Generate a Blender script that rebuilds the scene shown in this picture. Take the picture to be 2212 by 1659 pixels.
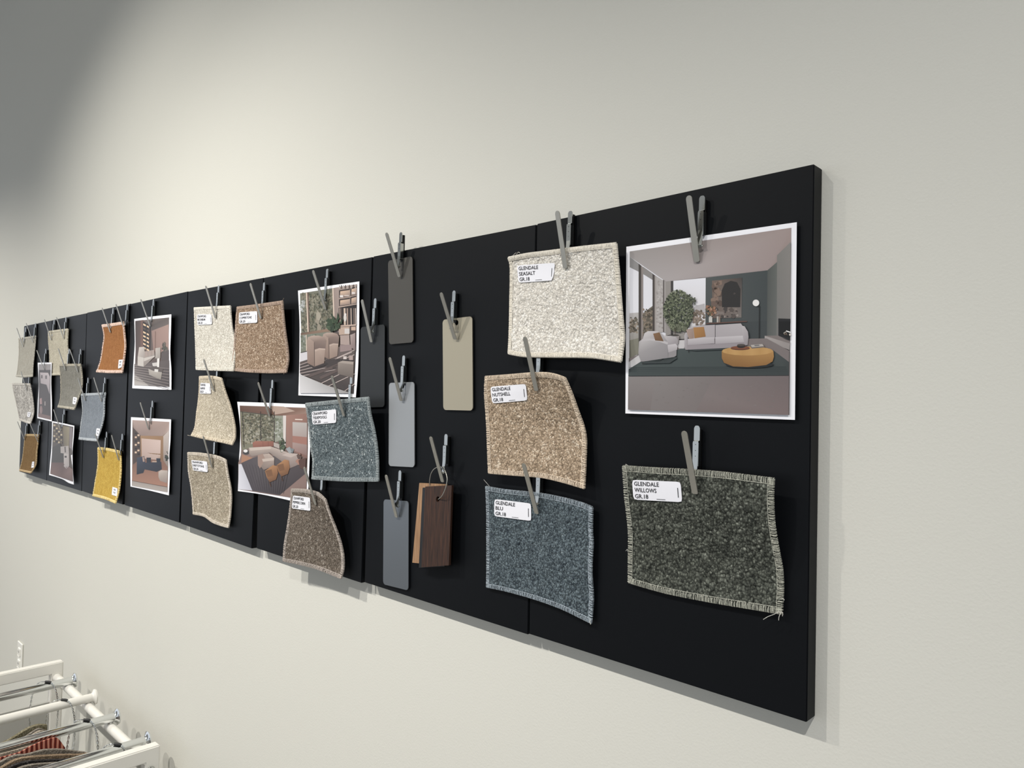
import bpy, bmesh, math, random
from mathutils import Vector, Matrix, noise
from mathutils.bvhtree import BVHTree
random.seed(7)
for o in list(bpy.data.objects): bpy.data.objects.remove(o)
SC = bpy.context.scene
COL = SC.collection

# ------------------------------------------------------------------ camera
ZB = 1.30                      # height of the board's lower edge above the floor
T = 0.0235                     # board thickness: front face at y=0, wall at y=T
WPX, HPX, FPX = 2212.0, 1659.0, 1590.0
CP = Vector((0.32003724, -0.80904232, 0.34118089 + ZB))
RM = Matrix(((7.22630605e-01, -4.48132064e-04, 6.91234264e-01),
             (6.90843019e-01, -3.31787370e-02, -7.22243099e-01),
             (2.32579401e-02, 9.99449334e-01, -2.36663818e-02)))
cam = bpy.data.cameras.new('camera'); camo = bpy.data.objects.new('camera', cam); COL.objects.link(camo)
cam.sensor_width = 36; cam.lens = FPX / WPX * 36; cam.clip_start = 0.02
camo.matrix_world = Matrix.Translation(CP) @ RM.to_4x4()
SC.camera = camo
SC.view_settings.view_transform = 'Standard'; SC.view_settings.look = 'None'
SC.view_settings.exposure = 0.0; SC.view_settings.gamma = 1.0; SC.view_settings.use_curve_mapping = False

# ------------------------------------------------------------------ light
w = bpy.data.worlds.new('world'); SC.world = w; w.use_nodes = True
nt = w.node_tree; nt.nodes.clear()
wo = nt.nodes.new('ShaderNodeOutputWorld'); bg = nt.nodes.new('ShaderNodeBackground')
tc = nt.nodes.new('ShaderNodeTexCoord'); mp = nt.nodes.new('ShaderNodeSeparateXYZ')
cr = nt.nodes.new('ShaderNodeValToRGB'); mr = nt.nodes.new('ShaderNodeMapRange')
mr.inputs['From Min'].default_value = -1; mr.inputs['From Max'].default_value = 1
nt.links.new(tc.outputs['Generated'], mp.inputs[0]); nt.links.new(mp.outputs['X'], mr.inputs['Value'])
nt.links.new(mr.outputs[0], cr.inputs[0])
cr.color_ramp.elements[0].color = (0.79, 0.84, 0.93, 1); cr.color_ramp.elements[0].position = 0.0
cr.color_ramp.elements[1].color = (0.52, 0.55, 0.56, 1); cr.color_ramp.elements[1].position = 1.0
nt.links.new(cr.outputs[0], bg.inputs[0]); bg.inputs[1].default_value = 1.12
nt.links.new(bg.outputs[0], wo.inputs[0])

def spot(x, watts, col, tx, tz, ang=95, blend=0.9, y=-1.75, z=ZB + 1.93, r=0.018):
    l = bpy.data.lights.new('ceiling_spot', 'SPOT'); o = bpy.data.objects.new('ceiling_spot', l); COL.objects.link(o)
    l.energy = watts; l.color = col; l.shadow_soft_size = r; l.spot_size = math.radians(ang); l.spot_blend = blend
    o.location = (x, y, z)
    o.rotation_euler = (Vector((tx, T, tz)) - o.location).to_track_quat('-Z', 'Y').to_euler()
spot(0.85, 160, (1.0, 0.975, 0.94), 0.1, ZB - 1.7, 88, 1.0)
spot(-0.95, 140, (1.0, 0.965, 0.91), -1.15, ZB - 0.95, 86, 1.0)
spot(-2.0, 222, (1.0, 0.96, 0.885), -2.0, ZB - 1.15, 108, 1.0)
spot(-4.6, 240, (1.0, 0.95, 0.87), -3.6, ZB - 1.2, 82, 1.0)

# ------------------------------------------------------------------ helpers
def lin(c):
    return tuple(((v / 255.0 / 12.92) if v / 255.0 <= 0.04045 else ((v / 255.0 + 0.055) / 1.055) ** 2.4) for v in c)
def soft(c, f=0.86):
    g = 0.3 * c[0] + 0.55 * c[1] + 0.15 * c[2]
    return tuple(g + (v - g) * f for v in c)
def U(px, py, d=0.0):
    """pixel of the photograph -> point at distance d in front of the board's face"""
    v = RM @ Vector(((px - WPX / 2) / FPX, -(py - HPX / 2) / FPX, -1.0))
    return CP + v * ((-d - CP.y) / v.y)
def UX(px, py, x):
    v = RM @ Vector(((px - WPX / 2) / FPX, -(py - HPX / 2) / FPX, -1.0))
    return CP + v * ((x - CP.x) / v.x)
def ray(px, py):
    return (RM @ Vector(((px - WPX / 2) / FPX, -(py - HPX / 2) / FPX, -1.0))).normalized()
MATS = {}
def mat(name, c, rough=0.5, metal=0.0, k=1.0, spec=0.5):
    if name in MATS: return MATS[name]
    m = bpy.data.materials.new(name); m.use_nodes = True; MATS[name] = m
    b = m.node_tree.nodes['Principled BSDF']
    l = [x * k for x in lin(c)]
    b.inputs['Base Color'].default_value = (*l, 1); b.inputs['Roughness'].default_value = rough
    b.inputs['Metallic'].default_value = metal; b.inputs['Specular IOR Level'].default_value = spec
    return m
def noisebump(m, scale, strength, dist, detail=3, colvar=0.0, stretch=None):
    t = m.node_tree; b = t.nodes['Principled BSDF']
    tcn = t.nodes.new('ShaderNodeTexCoord'); n = t.nodes.new('ShaderNodeTexNoise'); n.inputs['Scale'].default_value = scale
    n.inputs['Detail'].default_value = detail
    if stretch:
        mpn = t.nodes.new('ShaderNodeMapping'); mpn.inputs['Scale'].default_value = stretch
        t.links.new(tcn.outputs['Object'], mpn.inputs[0]); t.links.new(mpn.outputs[0], n.inputs['Vector'])
    else: t.links.new(tcn.outputs['Object'], n.inputs['Vector'])
    bp = t.nodes.new('ShaderNodeBump'); bp.inputs['Strength'].default_value = strength; bp.inputs['Distance'].default_value = dist
    t.links.new(n.outputs['Fac'], bp.inputs['Height']); t.links.new(bp.outputs[0], b.inputs['Normal'])
    if colvar:
        c = b.inputs['Base Color'].default_value[:3]
        r = t.nodes.new('ShaderNodeValToRGB'); r.color_ramp.elements[0].position = 0.3; r.color_ramp.elements[1].position = 0.7
        r.color_ramp.elements[0].color = (*[x * (1 - colvar) for x in c], 1); r.color_ramp.elements[1].color = (*[min(1, x * (1 + colvar)) for x in c], 1)
        t.links.new(n.outputs['Fac'], r.inputs[0]); t.links.new(r.outputs[0], b.inputs['Base Color'])
    return m
def fabric(name, dark, mid, light, size=0.003, k=1.0, stretch=0.75, bump=0.0012, speck=0.2, patch=0.5, gap=0.6):
    """nubby yarn: one voronoi cell per nub, random cell colour, mottled patches"""
    m = bpy.data.materials.new(name); m.use_nodes = True; t = m.node_tree; b = t.nodes['Principled BSDF']
    dark, mid, light = soft(dark, 0.88), soft(mid, 0.88), soft(light, 0.88)
    b.inputs['Roughness'].default_value = 0.95; b.inputs['Specular IOR Level'].default_value = 0.15
    tcn = t.nodes.new('ShaderNodeTexCoord'); mpn = t.nodes.new('ShaderNodeMapping'); mpn.inputs['Scale'].default_value = (1, 0.7, stretch)
    t.links.new(tcn.outputs['Object'], mpn.inputs[0])
    wn = t.nodes.new('ShaderNodeTexNoise'); wn.inputs['Scale'].default_value = 0.5 / size; wn.inputs['Detail'].default_value = 1
    t.links.new(mpn.outputs[0], wn.inputs['Vector'])
    ad = t.nodes.new('ShaderNodeVectorMath'); ad.operation = 'MULTIPLY_ADD'; ad.inputs[1].default_value = (size * 1.2,) * 3
    t.links.new(wn.outputs['Color'], ad.inputs[0]); t.links.new(mpn.outputs[0], ad.inputs[2])
    v = t.nodes.new('ShaderNodeTexVoronoi'); v.inputs['Scale'].default_value = 1.0 / size; v.feature = 'SMOOTH_F1'; v.inputs['Smoothness'].default_value = 0.25
    t.links.new(ad.outputs[0], v.inputs['Vector'])
    v2 = t.nodes.new('ShaderNodeTexVoronoi'); v2.inputs['Scale'].default_value = 1.0 / size
    t.links.new(ad.outputs[0], v2.inputs['Vector'])
    sp = t.nodes.new('ShaderNodeSeparateColor'); t.links.new(v2.outputs['Color'], sp.inputs[0])
    pn = t.nodes.new('ShaderNodeTexNoise'); pn.inputs['Scale'].default_value = 0.16 / size; pn.inputs['Detail'].default_value = 4
    t.links.new(mpn.outputs[0], pn.inputs['Vector'])
    mx = t.nodes.new('ShaderNodeMath'); mx.operation = 'MULTIPLY_ADD'; mx.inputs[1].default_value = patch
    t.links.new(pn.outputs['Fac'], mx.inputs[0]); 
    mm = t.nodes.new('ShaderNodeMath'); mm.operation = 'MULTIPLY_ADD'; mm.inputs[1].default_value = 1 - patch * 0.7; mm.inputs[2].default_value = -patch * 0.15
    t.links.new(sp.outputs[0], mm.inputs[0]); t.links.new(mm.outputs[0], mx.inputs[2])
    r = t.nodes.new('ShaderNodeValToRGB'); e = r.color_ramp.elements
    e[0].position = 0.08; e[0].color = (*[x * k for x in lin(dark)], 1)
    e[1].position = 1 - speck; e[1].color = (*[x * k for x in lin(mid)], 1)
    q = e.new(min(0.99, 1 - speck + 0.12)); q.color = (*[x * k for x in lin(light)], 1)
    t.links.new(mx.outputs[0], r.inputs[0])
    # yarn gaps between nubs are multiplied darker
    gr = t.nodes.new('ShaderNodeValToRGB'); g = gr.color_ramp.elements
    g[0].position = 0.32; g[0].color = (1, 1, 1, 1); g[1].position = 0.66; g[1].color = (gap, gap, gap, 1)
    t.links.new(v2.outputs['Distance'], gr.inputs[0])
    mc = t.nodes.new('ShaderNodeMix'); mc.data_type = 'RGBA'; mc.blend_type = 'MULTIPLY'; mc.inputs[0].default_value = 1
    t.links.new(r.outputs[0], mc.inputs[6]); t.links.new(gr.outputs[0], mc.inputs[7])
    t.links.new(mc.outputs[2], b.inputs['Base Color'])
    inv = t.nodes.new('ShaderNodeMath'); inv.operation = 'SUBTRACT'; inv.inputs[0].default_value = 1
    t.links.new(v.outputs['Distance'], inv.inputs[1])
    bp = t.nodes.new('ShaderNodeBump'); bp.inputs['Strength'].default_value = 1.0; bp.inputs['Distance'].default_value = bump
    t.links.new(inv.outputs[0], bp.inputs['Height']); t.links.new(bp.outputs[0], b.inputs['Normal'])
    return m
def link(name, me, m, parent=None, loc=None, smooth=False):
    o = bpy.data.objects.new(name, me); COL.objects.link(o)
    if m is not None:
        for x in (m if isinstance(m, (list, tuple)) else [m]): me.materials.append(x)
    if parent is not None: o.parent = parent
    if loc is not None: o.location = loc
    if smooth:
        for p in me.polygons: p.use_smooth = True
        me.set_sharp_from_angle(angle=math.radians(50))
    return o
def from_bm(name, bm, m, parent=None, loc=None, smooth=False):
    bmesh.ops.recalc_face_normals(bm, faces=bm.faces)
    me = bpy.data.meshes.new(name); bm.to_mesh(me); bm.free()
    return link(name, me, m, parent, loc, smooth)
def from_py(name, vs, fs, m, parent=None, loc=None, smooth=False):
    me = bpy.data.meshes.new(name); me.from_pydata([tuple(v) for v in vs], [], fs); me.update()
    return link(name, me, m, parent, loc, smooth)
def thing(name, label, cat, loc=(0, 0, 0), group=None):
    o = bpy.data.objects.new(name, None); COL.objects.link(o); o.empty_display_size = 0.02
    o.location = loc; o['label'] = label; o['category'] = cat
    if group: o['group'] = group
    return o
def tag(o, label, cat, group=None):
    o['label'] = label; o['category'] = cat
    if group: o['group'] = group
    return o
def struct(o): o['kind'] = 'structure'; return o
def add_box(bm, lo, hi, bev=0.0):
    g = bmesh.ops.create_cube(bm, size=1.0)
    vs = g['verts']
    for v in vs:
        v.co = Vector([lo[i] + (v.co[i] + 0.5) * (hi[i] - lo[i]) for i in range(3)])
    if bev:
        es = list({e for v in vs for e in v.link_edges})
        bmesh.ops.bevel(bm, geom=es, offset=bev, segments=3, affect='EDGES', profile=0.5)
def add_tube(bm, pts, r, seg=8, closed=False, rs=None):
    pts = [Vector(p) for p in pts]; n = len(pts); rings = []
    up = None
    for i, p in enumerate(pts):
        if closed: d = pts[(i + 1) % n] - pts[i - 1]
        else: d = pts[min(i + 1, n - 1)] - pts[max(i - 1, 0)]
        if d.length < 1e-9: d = Vector((0, 0, 1))
        d.normalize()
        if up is None or abs(up.dot(d)) > 0.99:
            up = Vector((0, 0, 1)) if abs(d.z) < 0.9 else Vector((1, 0, 0))
        a = d.cross(up).normalized(); b2 = a.cross(d).normalized(); up = b2
        rr = rs[i] if rs else r
        rings.append([bm.verts.new(p + (a * math.cos(2 * math.pi * k / seg) + b2 * math.sin(2 * math.pi * k / seg)) * rr) for k in range(seg)])
    m2 = n if closed else n - 1
    for i in range(m2):
        A, B = rings[i], rings[(i + 1) % n]
        for k in range(seg): bm.faces.new((A[k], A[(k + 1) % seg], B[(k + 1) % seg], B[k]))
    if not closed:
        bm.faces.new(rings[0][::-1]); bm.faces.new(rings[-1])
def catmull(pts, n):
    P = [Vector(p) for p in pts]
    if len(P) == 2: return [P[0].lerp(P[1], i / n) for i in range(n + 1)]
    L = [0.0]
    for i in range(1, len(P)): L.append(L[-1] + max((P[i] - P[i - 1]).length, 1e-6))
    out = []
    for i in range(n + 1):
        s = L[-1] * i / n; k = 0
        while k < len(P) - 2 and s > L[k + 1]: k += 1
        t = (s - L[k]) / (L[k + 1] - L[k])
        p0 = P[k - 1] if k > 0 else P[0] * 2 - P[1]; p1, p2 = P[k], P[k + 1]
        p3 = P[k + 2] if k + 2 < len(P) else P[-1] * 2 - P[-2]
        h = 0.5
        m1 = (p2 - p0) * h * 0.85; m2 = (p3 - p1) * h * 0.85
        # scale tangents to the chord
        c = (p2 - p1).length
        if m1.length > c * 1.2: m1 = m1.normalized() * c * 1.2
        if m2.length > c * 1.2: m2 = m2.normalized() * c * 1.2
        t2, t3 = t * t, t * t * t
        out.append(p1 * (2 * t3 - 3 * t2 + 1) + m1 * (t3 - 2 * t2 + t) + p2 * (-2 * t3 + 3 * t2) + m2 * (t3 - t2))
    return out

# ------------------------------------------------------------------ room
wall_m = noisebump(mat('wall_paint', (206, 205, 197), 0.75, spec=0.3), 330, 0.26, 0.0010, 3)
def quad(name, pts, m): return struct(from_py(name, pts, [(0, 1, 2, 3)], m))
bm = bmesh.new(); add_box(bm, (-9.0, T, 0.0), (4.5, T + 0.15, 3.6)); struct(from_bm('wall_back', bm, wall_m))
floor_m = noisebump(mat('floor_concrete', (150, 146, 140), 0.5), 6, 0.1, 0.001, 5, 0.15)
bm = bmesh.new(); add_box(bm, (-9.0, -7.0, -0.1), (4.5, T + 0.15, 0.0)); struct(from_bm('floor', bm, floor_m))
bm = bmesh.new(); add_box(bm, (-9.0, -7.0, 3.6), (4.5, T + 0.15, 3.7)); struct(from_bm('ceiling', bm, mat('ceiling_paint', (190, 190, 188), 0.9)))
bm = bmesh.new(); add_box(bm, (-9.0, T - 0.012, 0.0), (4.5, T, 0.10), 0.002); struct(from_bm('baseboard_back', bm, mat('baseboard_paint', (225, 223, 216), 0.5)))

# ------------------------------------------------------------------ board panels
panel_m = noisebump(mat('panel_black', (13, 15, 18), 0.46, spec=0.12), 900, 0.04, 0.0003, 2)
PAN = [
 ([(1159.5,483.5),(1759,354),(1743,1561),(1142.5,1369.5)], 'rightmost black board panel, behind the large square interior print'),
 ([(805.8,554),(1157.7,485),(1140.2,1371),(787.2,1258)], 'black board panel behind the metal chips and wood samples'),
 ([(570,600),(804,555),(780.5,1259.5),(554,1184.5)], 'black board panel behind the armchair print and brown peppercorn swatch'),
 ([(406.3,630),(569,600),(543.4,1185),(389.7,1131)], 'black board panel behind the column of three cream crawford swatches'),
 ([(282,656.5),(405.2,629.5),(387,1129.2),(269,1091)], 'black board panel behind two stacked prints framed one above the other'),
 ([(188,675.5),(281,656),(264.5,1090),(176.5,1060.5)], 'black board panel behind the orange and yellow swatches'),
 ([(113,691.5),(187.3,676.5),(175.7,1061),(101,1037.8)], 'black board panel behind the dark grey swatch and wavy print'),
 ([(52,704.5),(112.4,692),(100.5,1038),(41.5,1018.6)], 'leftmost black board panel, at the far end of the board'),
]
for px, lab in PAN:
    c = [U(*p) for p in px]; o0 = sum(c, Vector()) / 4
    bm = bmesh.new()
    f = [bm.verts.new(p - o0) for p in c]; b = [bm.verts.new(p - o0 + Vector((0, T - 0.0006, 0))) for p in c]
    bm.faces.new(f); bm.faces.new(b[::-1])
    for i in range(4): bm.faces.new((f[i], b[i], b[(i + 1) % 4], f[(i + 1) % 4]))
    bmesh.ops.recalc_face_normals(bm, faces=bm.faces)
    bmesh.ops.bevel(bm, geom=list(bm.edges), offset=0.0011, segments=2, affect='EDGES')
    tag(from_bm('board_panel', bm, panel_m, None, o0), lab, 'panel', 'black board panels')

# ------------------------------------------------------------------ sheets (cloth and paper)
SHEETS = []
class Sheet:
    """Curved sheet: four photographed edges placed in depth, filled as a Coons patch."""
    def __init__(s, top, right, bottom, left, d0=0.007, n=40, m=40, gain=0.8, cap=0.05, flare=0.0):
        base = d0
        xR = max(U(*p, base).x for p in right); xL = max(U(*p, base).x for p in left)
        def dep(p, xn):
            q0 = U(*p, base)
            if q0.x >= xn: return base
            q = UX(p[0], p[1], xn); d = -q.y
            return base + max(0, min(cap, (d - base) * gain))
        def fl_(L):                               # the free lower edge stands off the board by FLARE
            y0, y1 = L[0][1], L[-1][1]; return [flare * max(0, (p[1] - y0) / (y1 - y0)) ** 1.6 for p in L]
        Ld = [dep(p, xL) + e for p, e in zip(left, fl_(left))]; Rd = [dep(p, xR) + e for p, e in zip(right, fl_(right))]
        Lp = [U(p[0], p[1], d) for p, d in zip(left, Ld)]; Rp = [U(p[0], p[1], d) for p, d in zip(right, Rd)]
        def row(pts, a, b):
            L = [0]
            for i in range(1, len(pts)): L.append(L[-1] + math.dist(pts[i], pts[i - 1]))
            out = []
            for p, l in zip(pts, L):
                t = l / L[-1]; out.append(U(p[0], p[1], a + (b - a) * t))
            return out
        Tp = row(top, Ld[0], Rd[0]); Bp = row(bottom, Ld[-1], Rd[-1])
        Tp[0] = Lp[0].copy(); Tp[-1] = Rp[0].copy(); Bp[0] = Lp[-1].copy(); Bp[-1] = Rp[-1].copy()
        s.n, s.m = n, m
        Tc, Bc, Lc, Rc = catmull(Tp, m), catmull(Bp, m), catmull(Lp, n), catmull(Rp, n)
        SHEETS.append(s); G = []
        for i in range(n + 1):
            v = i / n; r = []
            for j in range(m + 1):
                u = j / m
                p = Tc[j] * (1 - v) + Bc[j] * v + Lc[i] * (1 - u) + Rc[i] * u - (
                    Tc[0] * (1 - u) * (1 - v) + Tc[m] * u * (1 - v) + Bc[0] * (1 - u) * v + Bc[m] * u * v)
                if p.y > -d0 * 0.9: p.y = -d0 * 0.9
                r.append(p)
            G.append(r)
        s.G = G; s.w = (G[0][m] - G[0][0]).length; s.h = (G[n][0] - G[0][0]).length
        s.o = s.at(0.5, 0.0)
        s.bvh = BVHTree.FromPolygons([p for r in G for p in r], [(i * (m + 1) + j, i * (m + 1) + j + 1, (i + 1) * (m + 1) + j + 1, (i + 1) * (m + 1) + j) for i in range(n) for j in range(m)])
    def at(s, u, v):
        u = min(max(u, 0), 1) * s.m; v = min(max(v, 0), 1) * s.n
        j = min(int(u), s.m - 1); i = min(int(v), s.n - 1); a, b = u - j, v - i
        G = s.G
        return (G[i][j] * (1 - a) + G[i][j + 1] * a) * (1 - b) + (G[i + 1][j] * (1 - a) + G[i + 1][j + 1] * a) * b
    def nrm(s, u, v):
        e = 0.02
        du = s.at(u + e, v) - s.at(u - e, v); dv = s.at(u, v + e) - s.at(u, v - e)
        k = du.cross(dv).normalized()
        return k if k.y < 0 else -k
    def hit(s, px, py, off=0.0):
        """point of the sheet's front seen at a pixel, lifted off by a hair"""
        d = ray(px, py); h = s.bvh.ray_cast(CP, d)
        if h[0] is None:
            q = s.bvh.find_nearest(U(px, py, 0.008)); p = q[0]
            t = (p.y - CP.y) / d.y; return CP + d * t + Vector((0, -off, 0))
        nn = h[1] if h[1].y < 0 else -h[1]
        return h[0] + nn * off
    def mesh(s, name, m, parent, thick, nub=0.0, freq=300.0, smooth=True):
        G, n, mm, o = s.G, s.n, s.m, s.o; vs = []; fs = []
        for i in range(n + 1):
            for j in range(mm + 1):
                p = G[i][j]; 
                if nub:
                    k = s.nrm(j / mm, i / n)
                    a = noise.noise(p * freq) * nub + noise.noise(p * freq * 0.35 + Vector((3, 1, 7))) * nub * 0.8
                    p = p + k * a
                    if i in (0, n) or j in (0, mm):
                        p = p + Vector((noise.noise(p * freq + Vector((9, 0, 0))), 0, noise.noise(p * freq + Vector((0, 9, 0))))) * nub * 0.7
                vs.append(p - o)
        N = (n + 1) * (mm + 1)
        for i in range(n + 1):
            for j in range(mm + 1): vs.append(G[i][j] - s.nrm(j / mm, i / n) * thick - o)
        I = lambda i, j: i * (mm + 1) + j
        for i in range(n):
            for j in range(mm):
                fs.append((I(i, j), I(i + 1, j), I(i + 1, j + 1), I(i, j + 1)))
                fs.append((N + I(i, j), N + I(i, j + 1), N + I(i + 1, j + 1), N + I(i + 1, j)))
        B = [I(0, j) for j in range(mm)] + [I(i, mm) for i in range(n)] + [I(n, j) for j in range(mm, 0, -1)] + [I(i, 0) for i in range(n, 0, -1)]
        for a in range(len(B)):
            x, y = B[a], B[(a + 1) % len(B)]; fs.append((x, y, N + y, N + x))
        return from_py(name, vs, fs, m, parent, None, smooth)

text_cache = {}
def text_mesh(txt):
    if txt not in text_cache:
        cu = bpy.data.curves.new('lettering', 'FONT'); cu.body = txt; cu.size = 1.0; cu.offset = 0.012; cu.resolution_u = 2
        ob = bpy.data.objects.new('lettering', cu); COL.objects.link(ob)
        dg = bpy.context.evaluated_depsgraph_get(); dg.update()
        me = ob.evaluated_get(dg).to_mesh()
        vs = [v.co.copy() for v in me.vertices]; fs = [tuple(p.vertices) for p in me.polygons]
        ob.evaluated_get(dg).to_mesh_clear(); bpy.data.objects.remove(ob); bpy.data.curves.remove(cu)
        text_cache[txt] = (vs, fs)
    return text_cache[txt]
ink = mat('label_ink', (22, 22, 26), 0.6)
lab_m = mat('label_paper', (232, 232, 238), 0.45, k=1.0)
def bil(c, u, v):
    (x0, y0), (x1, y1), (x2, y2), (x3, y3) = c      # TL TR BR BL
    a = (x0 * (1 - u) + x1 * u, y0 * (1 - u) + y1 * u); b = (x3 * (1 - u) + x2 * u, y3 * (1 - u) + y2 * u)
    return (a[0] * (1 - v) + b[0] * v, a[1] * (1 - v) + b[1] * v)
def sticker(sh, parent, c, lines, lift=0.0016, rot=False, marks=True, notch=0):
    nu, nv = 12, 6; vs = []; fs = []
    P = {}
    for i in range(nv + 1):
        for j in range(nu + 1):
            u, v = j / nu, i / nv
            if notch == 1 and j == nu: u -= 0.06 * abs(v - 0.45) * 1.6 * (v > 0.3)
            if (i in (0, nv)) and (j in (0, nu)): u = 0.02 if j == 0 else u - 0.015; v = 0.03 if i == 0 else 0.97
            P[i, j] = sh.hit(*bil(c, u, v), lift)
    # smooth the label a little: paper is stiffer than cloth
    for i in range(nv + 1):
        for j in range(nu + 1): vs.append(P[i, j] - sh.o)
    for i in range(nv + 1):
        for j in range(nu + 1): vs.append(P[i, j] + Vector((0, 0.0004, 0)) - sh.o)
    I = lambda i, j: i * (nu + 1) + j; N = (nu + 1) * (nv + 1)
    for i in range(nv):
        for j in range(nu):
            fs.append((I(i, j), I(i + 1, j), I(i + 1, j + 1), I(i, j + 1)))
    B = [I(0, j) for j in range(nu)] + [I(i, nu) for i in range(nv)] + [I(nv, j) for j in range(nu, 0, -1)] + [I(i, 0) for i in range(nv, 0, -1)]
    for a in range(len(B)):
        x, y = B[a], B[(a + 1) % len(B)]; fs.append((x, y, N + y, N + x))
    lo = from_py('paper_label', vs, fs, lab_m, parent, None, True)
    lo['label'] = 'white printed label'
    def S(u, v):
        x = min(max(u, 0), 1) * nu; y = min(max(v, 0), 1) * nv; j = min(int(x), nu - 1); i = min(int(y), nv - 1); a, b = x - j, y - i
        return (P[i, j] * (1 - a) + P[i, j + 1] * a) * (1 - b) + (P[i + 1, j] * (1 - a) + P[i + 1, j + 1] * a) * b
    up = Vector((0, -0.0004, 0))
    for k, (txt, wd) in enumerate(lines):
        V, F = text_mesh(txt); xm = max(v.x for v in V); x0 = min(v.x for v in V)
        if not rot: tv = [S(0.04 + (q.x - x0) / (xm - x0) * wd, 0.285 + 0.315 * k - q.y / 0.70 * 0.205) + up - sh.o for q in V]
        else: tv = [S(0.32 + q.y * 0.55, 0.16 + 0.36 * k + q.x / xm * 0.2) + up - sh.o for q in V]
        from_py('printed_text', tv, F, ink, lo)['label'] = 'black lettering ' + txt if not rot else 'dark lettering'
    if marks and not rot:
        for (a, b2, cc, dd) in ((0.48, 0.905, 0.66, 0.925), (0.925, 0.30, 0.94, 0.78)):
            from_py('printed_line', [S(x, y) + up - sh.o for (x, y) in ((a, b2), (cc, b2), (cc, dd), (a, dd))], [(0, 1, 2, 3)], ink, lo)
def stitches(sh, parent, c1, step, inset=0.0065, r=0.0005, lift=0.0009, thick=0.003, c2=None, jit=0.35):
    """overlocked edge: a loop of thread every few mm wrapped round the cloth's edge"""
    bm = bmesh.new(); m1 = c1
    for side in range(4):
        L = sh.w if side in (0, 2) else sh.h
        n = max(6, int(L / step)); depth = inset / (sh.h if side in (0, 2) else sh.w)
        for k in range(n):
            t = (k + 0.5 + random.uniform(-jit, jit)) / n
            tt = t + random.uniform(-0.4, 0.4) / n; dd = depth * random.uniform(0.75, 1.15)
            if side == 0: a, e = (tt, dd), (t, 0)
            elif side == 2: a, e = (tt, 1 - dd), (t, 1)
            elif side == 3: a, e = (dd, tt), (0, t)
            else: a, e = (1 - dd, tt), (1, t)
            na = sh.nrm(*a); A = sh.at(*a); E = sh.at(*e); out = (E - A).normalized()
            lf = lift * random.uniform(0.7, 1.5)
            pts = [A + na * lf * 0.3, A.lerp(E, 0.45) + na * lf * 1.25, E + na * lf * 0.7 + out * r, E - na * thick * 0.6 + out * r * 1.5]
            add_tube(bm, [p - sh.o for p in pts], r, 4)
    # the seam thread running along the inside
    for side in range(4):
        depth = inset / (sh.h if side in (0, 2) else sh.w); pts = []
        for k in range(61):
            t = k / 60
            u, v = {0: (t, depth), 2: (t, 1 - depth), 3: (depth, t), 1: (1 - depth, t)}[side]
            pts.append(sh.at(u, v) + sh.nrm(u, v) * lift * 0.6 - sh.o)
        add_tube(bm, pts, r * 0.9, 4)
    o = from_bm('stitched_edge', bm, m1, parent, None, True); o['label'] = 'overlocked thread edge'
def loose(sh, parent, m, pts, r=0.00035):
    for pl in pts:
        bm = bmesh.new()
        P = [U(x, y, d) for x, y, d in pl]; add_tube(bm, [p - sh.o for p in catmull(P, 10)], r, 5)
        from_bm('loose_thread', bm, m, parent, None, True)['label'] = 'pale loose thread end'
FOR = 'fabric swatches clipped to the board'
def crop(x0, y0, s, pts): return [(x0 + a / s, y0 + b / s) for a, b in pts]
SH = {}
def swatch(key, label, top, right, bottom, left, m, em, lab=None, lines=None, n=60, thick=0.0028, nub=0.0006, freq=330, step=0.0016, r=0.0007, inset=0.006, d0=0.0065, rot=False, cap=0.045, gain=0.7, flare=0.0, **kw):
    sh = Sheet(top, right, bottom, left, d0, n, n, gain, cap, flare); SH[key] = sh
    t = thing('fabric_swatch', label, 'swatch', sh.o, FOR)
    sh.mesh('cloth', m, t, thick, nub, freq)
    stitches(sh, t, em, step, inset, r, thick=thick)
    if lab: sticker(sh, t, lab, lines, rot=rot, **kw)
    return sh, t

K = 1.0
g18 = [('GR.18', 0.30)]; g20 = [('GR.20', 0.30)]
thread_w = noisebump(mat('thread_pale', (196, 194, 186), 0.8), 900, 0.2, 0.0005, 2, 0.35)
f_sea = fabric('boucle_cream', (204, 198, 188), (232, 226, 215), (244, 240, 232), 0.0027, 1.0, 0.95, 0.0013, 0.35, 0.35, 0.72)
e_sea = noisebump(mat('edge_cream', (226, 220, 208), 0.9), 500, 0.2, 0.0005, 2, 0.12)
C = lambda pts: crop(1020, 430, 4.483, pts)
sh, t = swatch('sea', 'cream boucle fabric swatch with GLENDALE SEASALT label, above the beige one', C([(350,570),(520,535),(700,512),(1050,467),(1390,430)]),
  C([(1390,430),(1415,700),(1430,900),(1450,1150),(1465,1350),(1437,1570)]), C([(352,1495),(500,1520),(800,1525),(1150,1530),(1437,1570)]),
  C([(350,570),(372,650),(368,1000),(362,1300),(352,1495)]), f_sea, e_sea, C([(440,645),(808,618),(800,788),(455,812)]), [('GLENDALE', 0.52), ('SEASALT', 0.44), ('GR.18', 0.28)],
  n=120, nub=0.0013, freq=300, step=0.0012, r=0.0008, notch=1, inset=0.0052, flare=0.011)
loose(sh, t, e_sea, [[(1107,553,.008),(1111,549,.009),(1115,546,.01)],[(1115,551,.008),(1119,545,.012),(1123,546,.012)]])
f_nut = fabric('boucle_beige', (128, 108, 86), (196, 172, 145), (226, 208, 184), 0.0023, 1.0, 0.85, 0.0013, 0.3, 0.5, 0.62)
e_nut = noisebump(mat('edge_beige', (214, 198, 178), 0.9), 500, 0.2, 0.0005, 2, 0.25)
C = lambda pts: crop(1020, 700, 4.366, pts)
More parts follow.
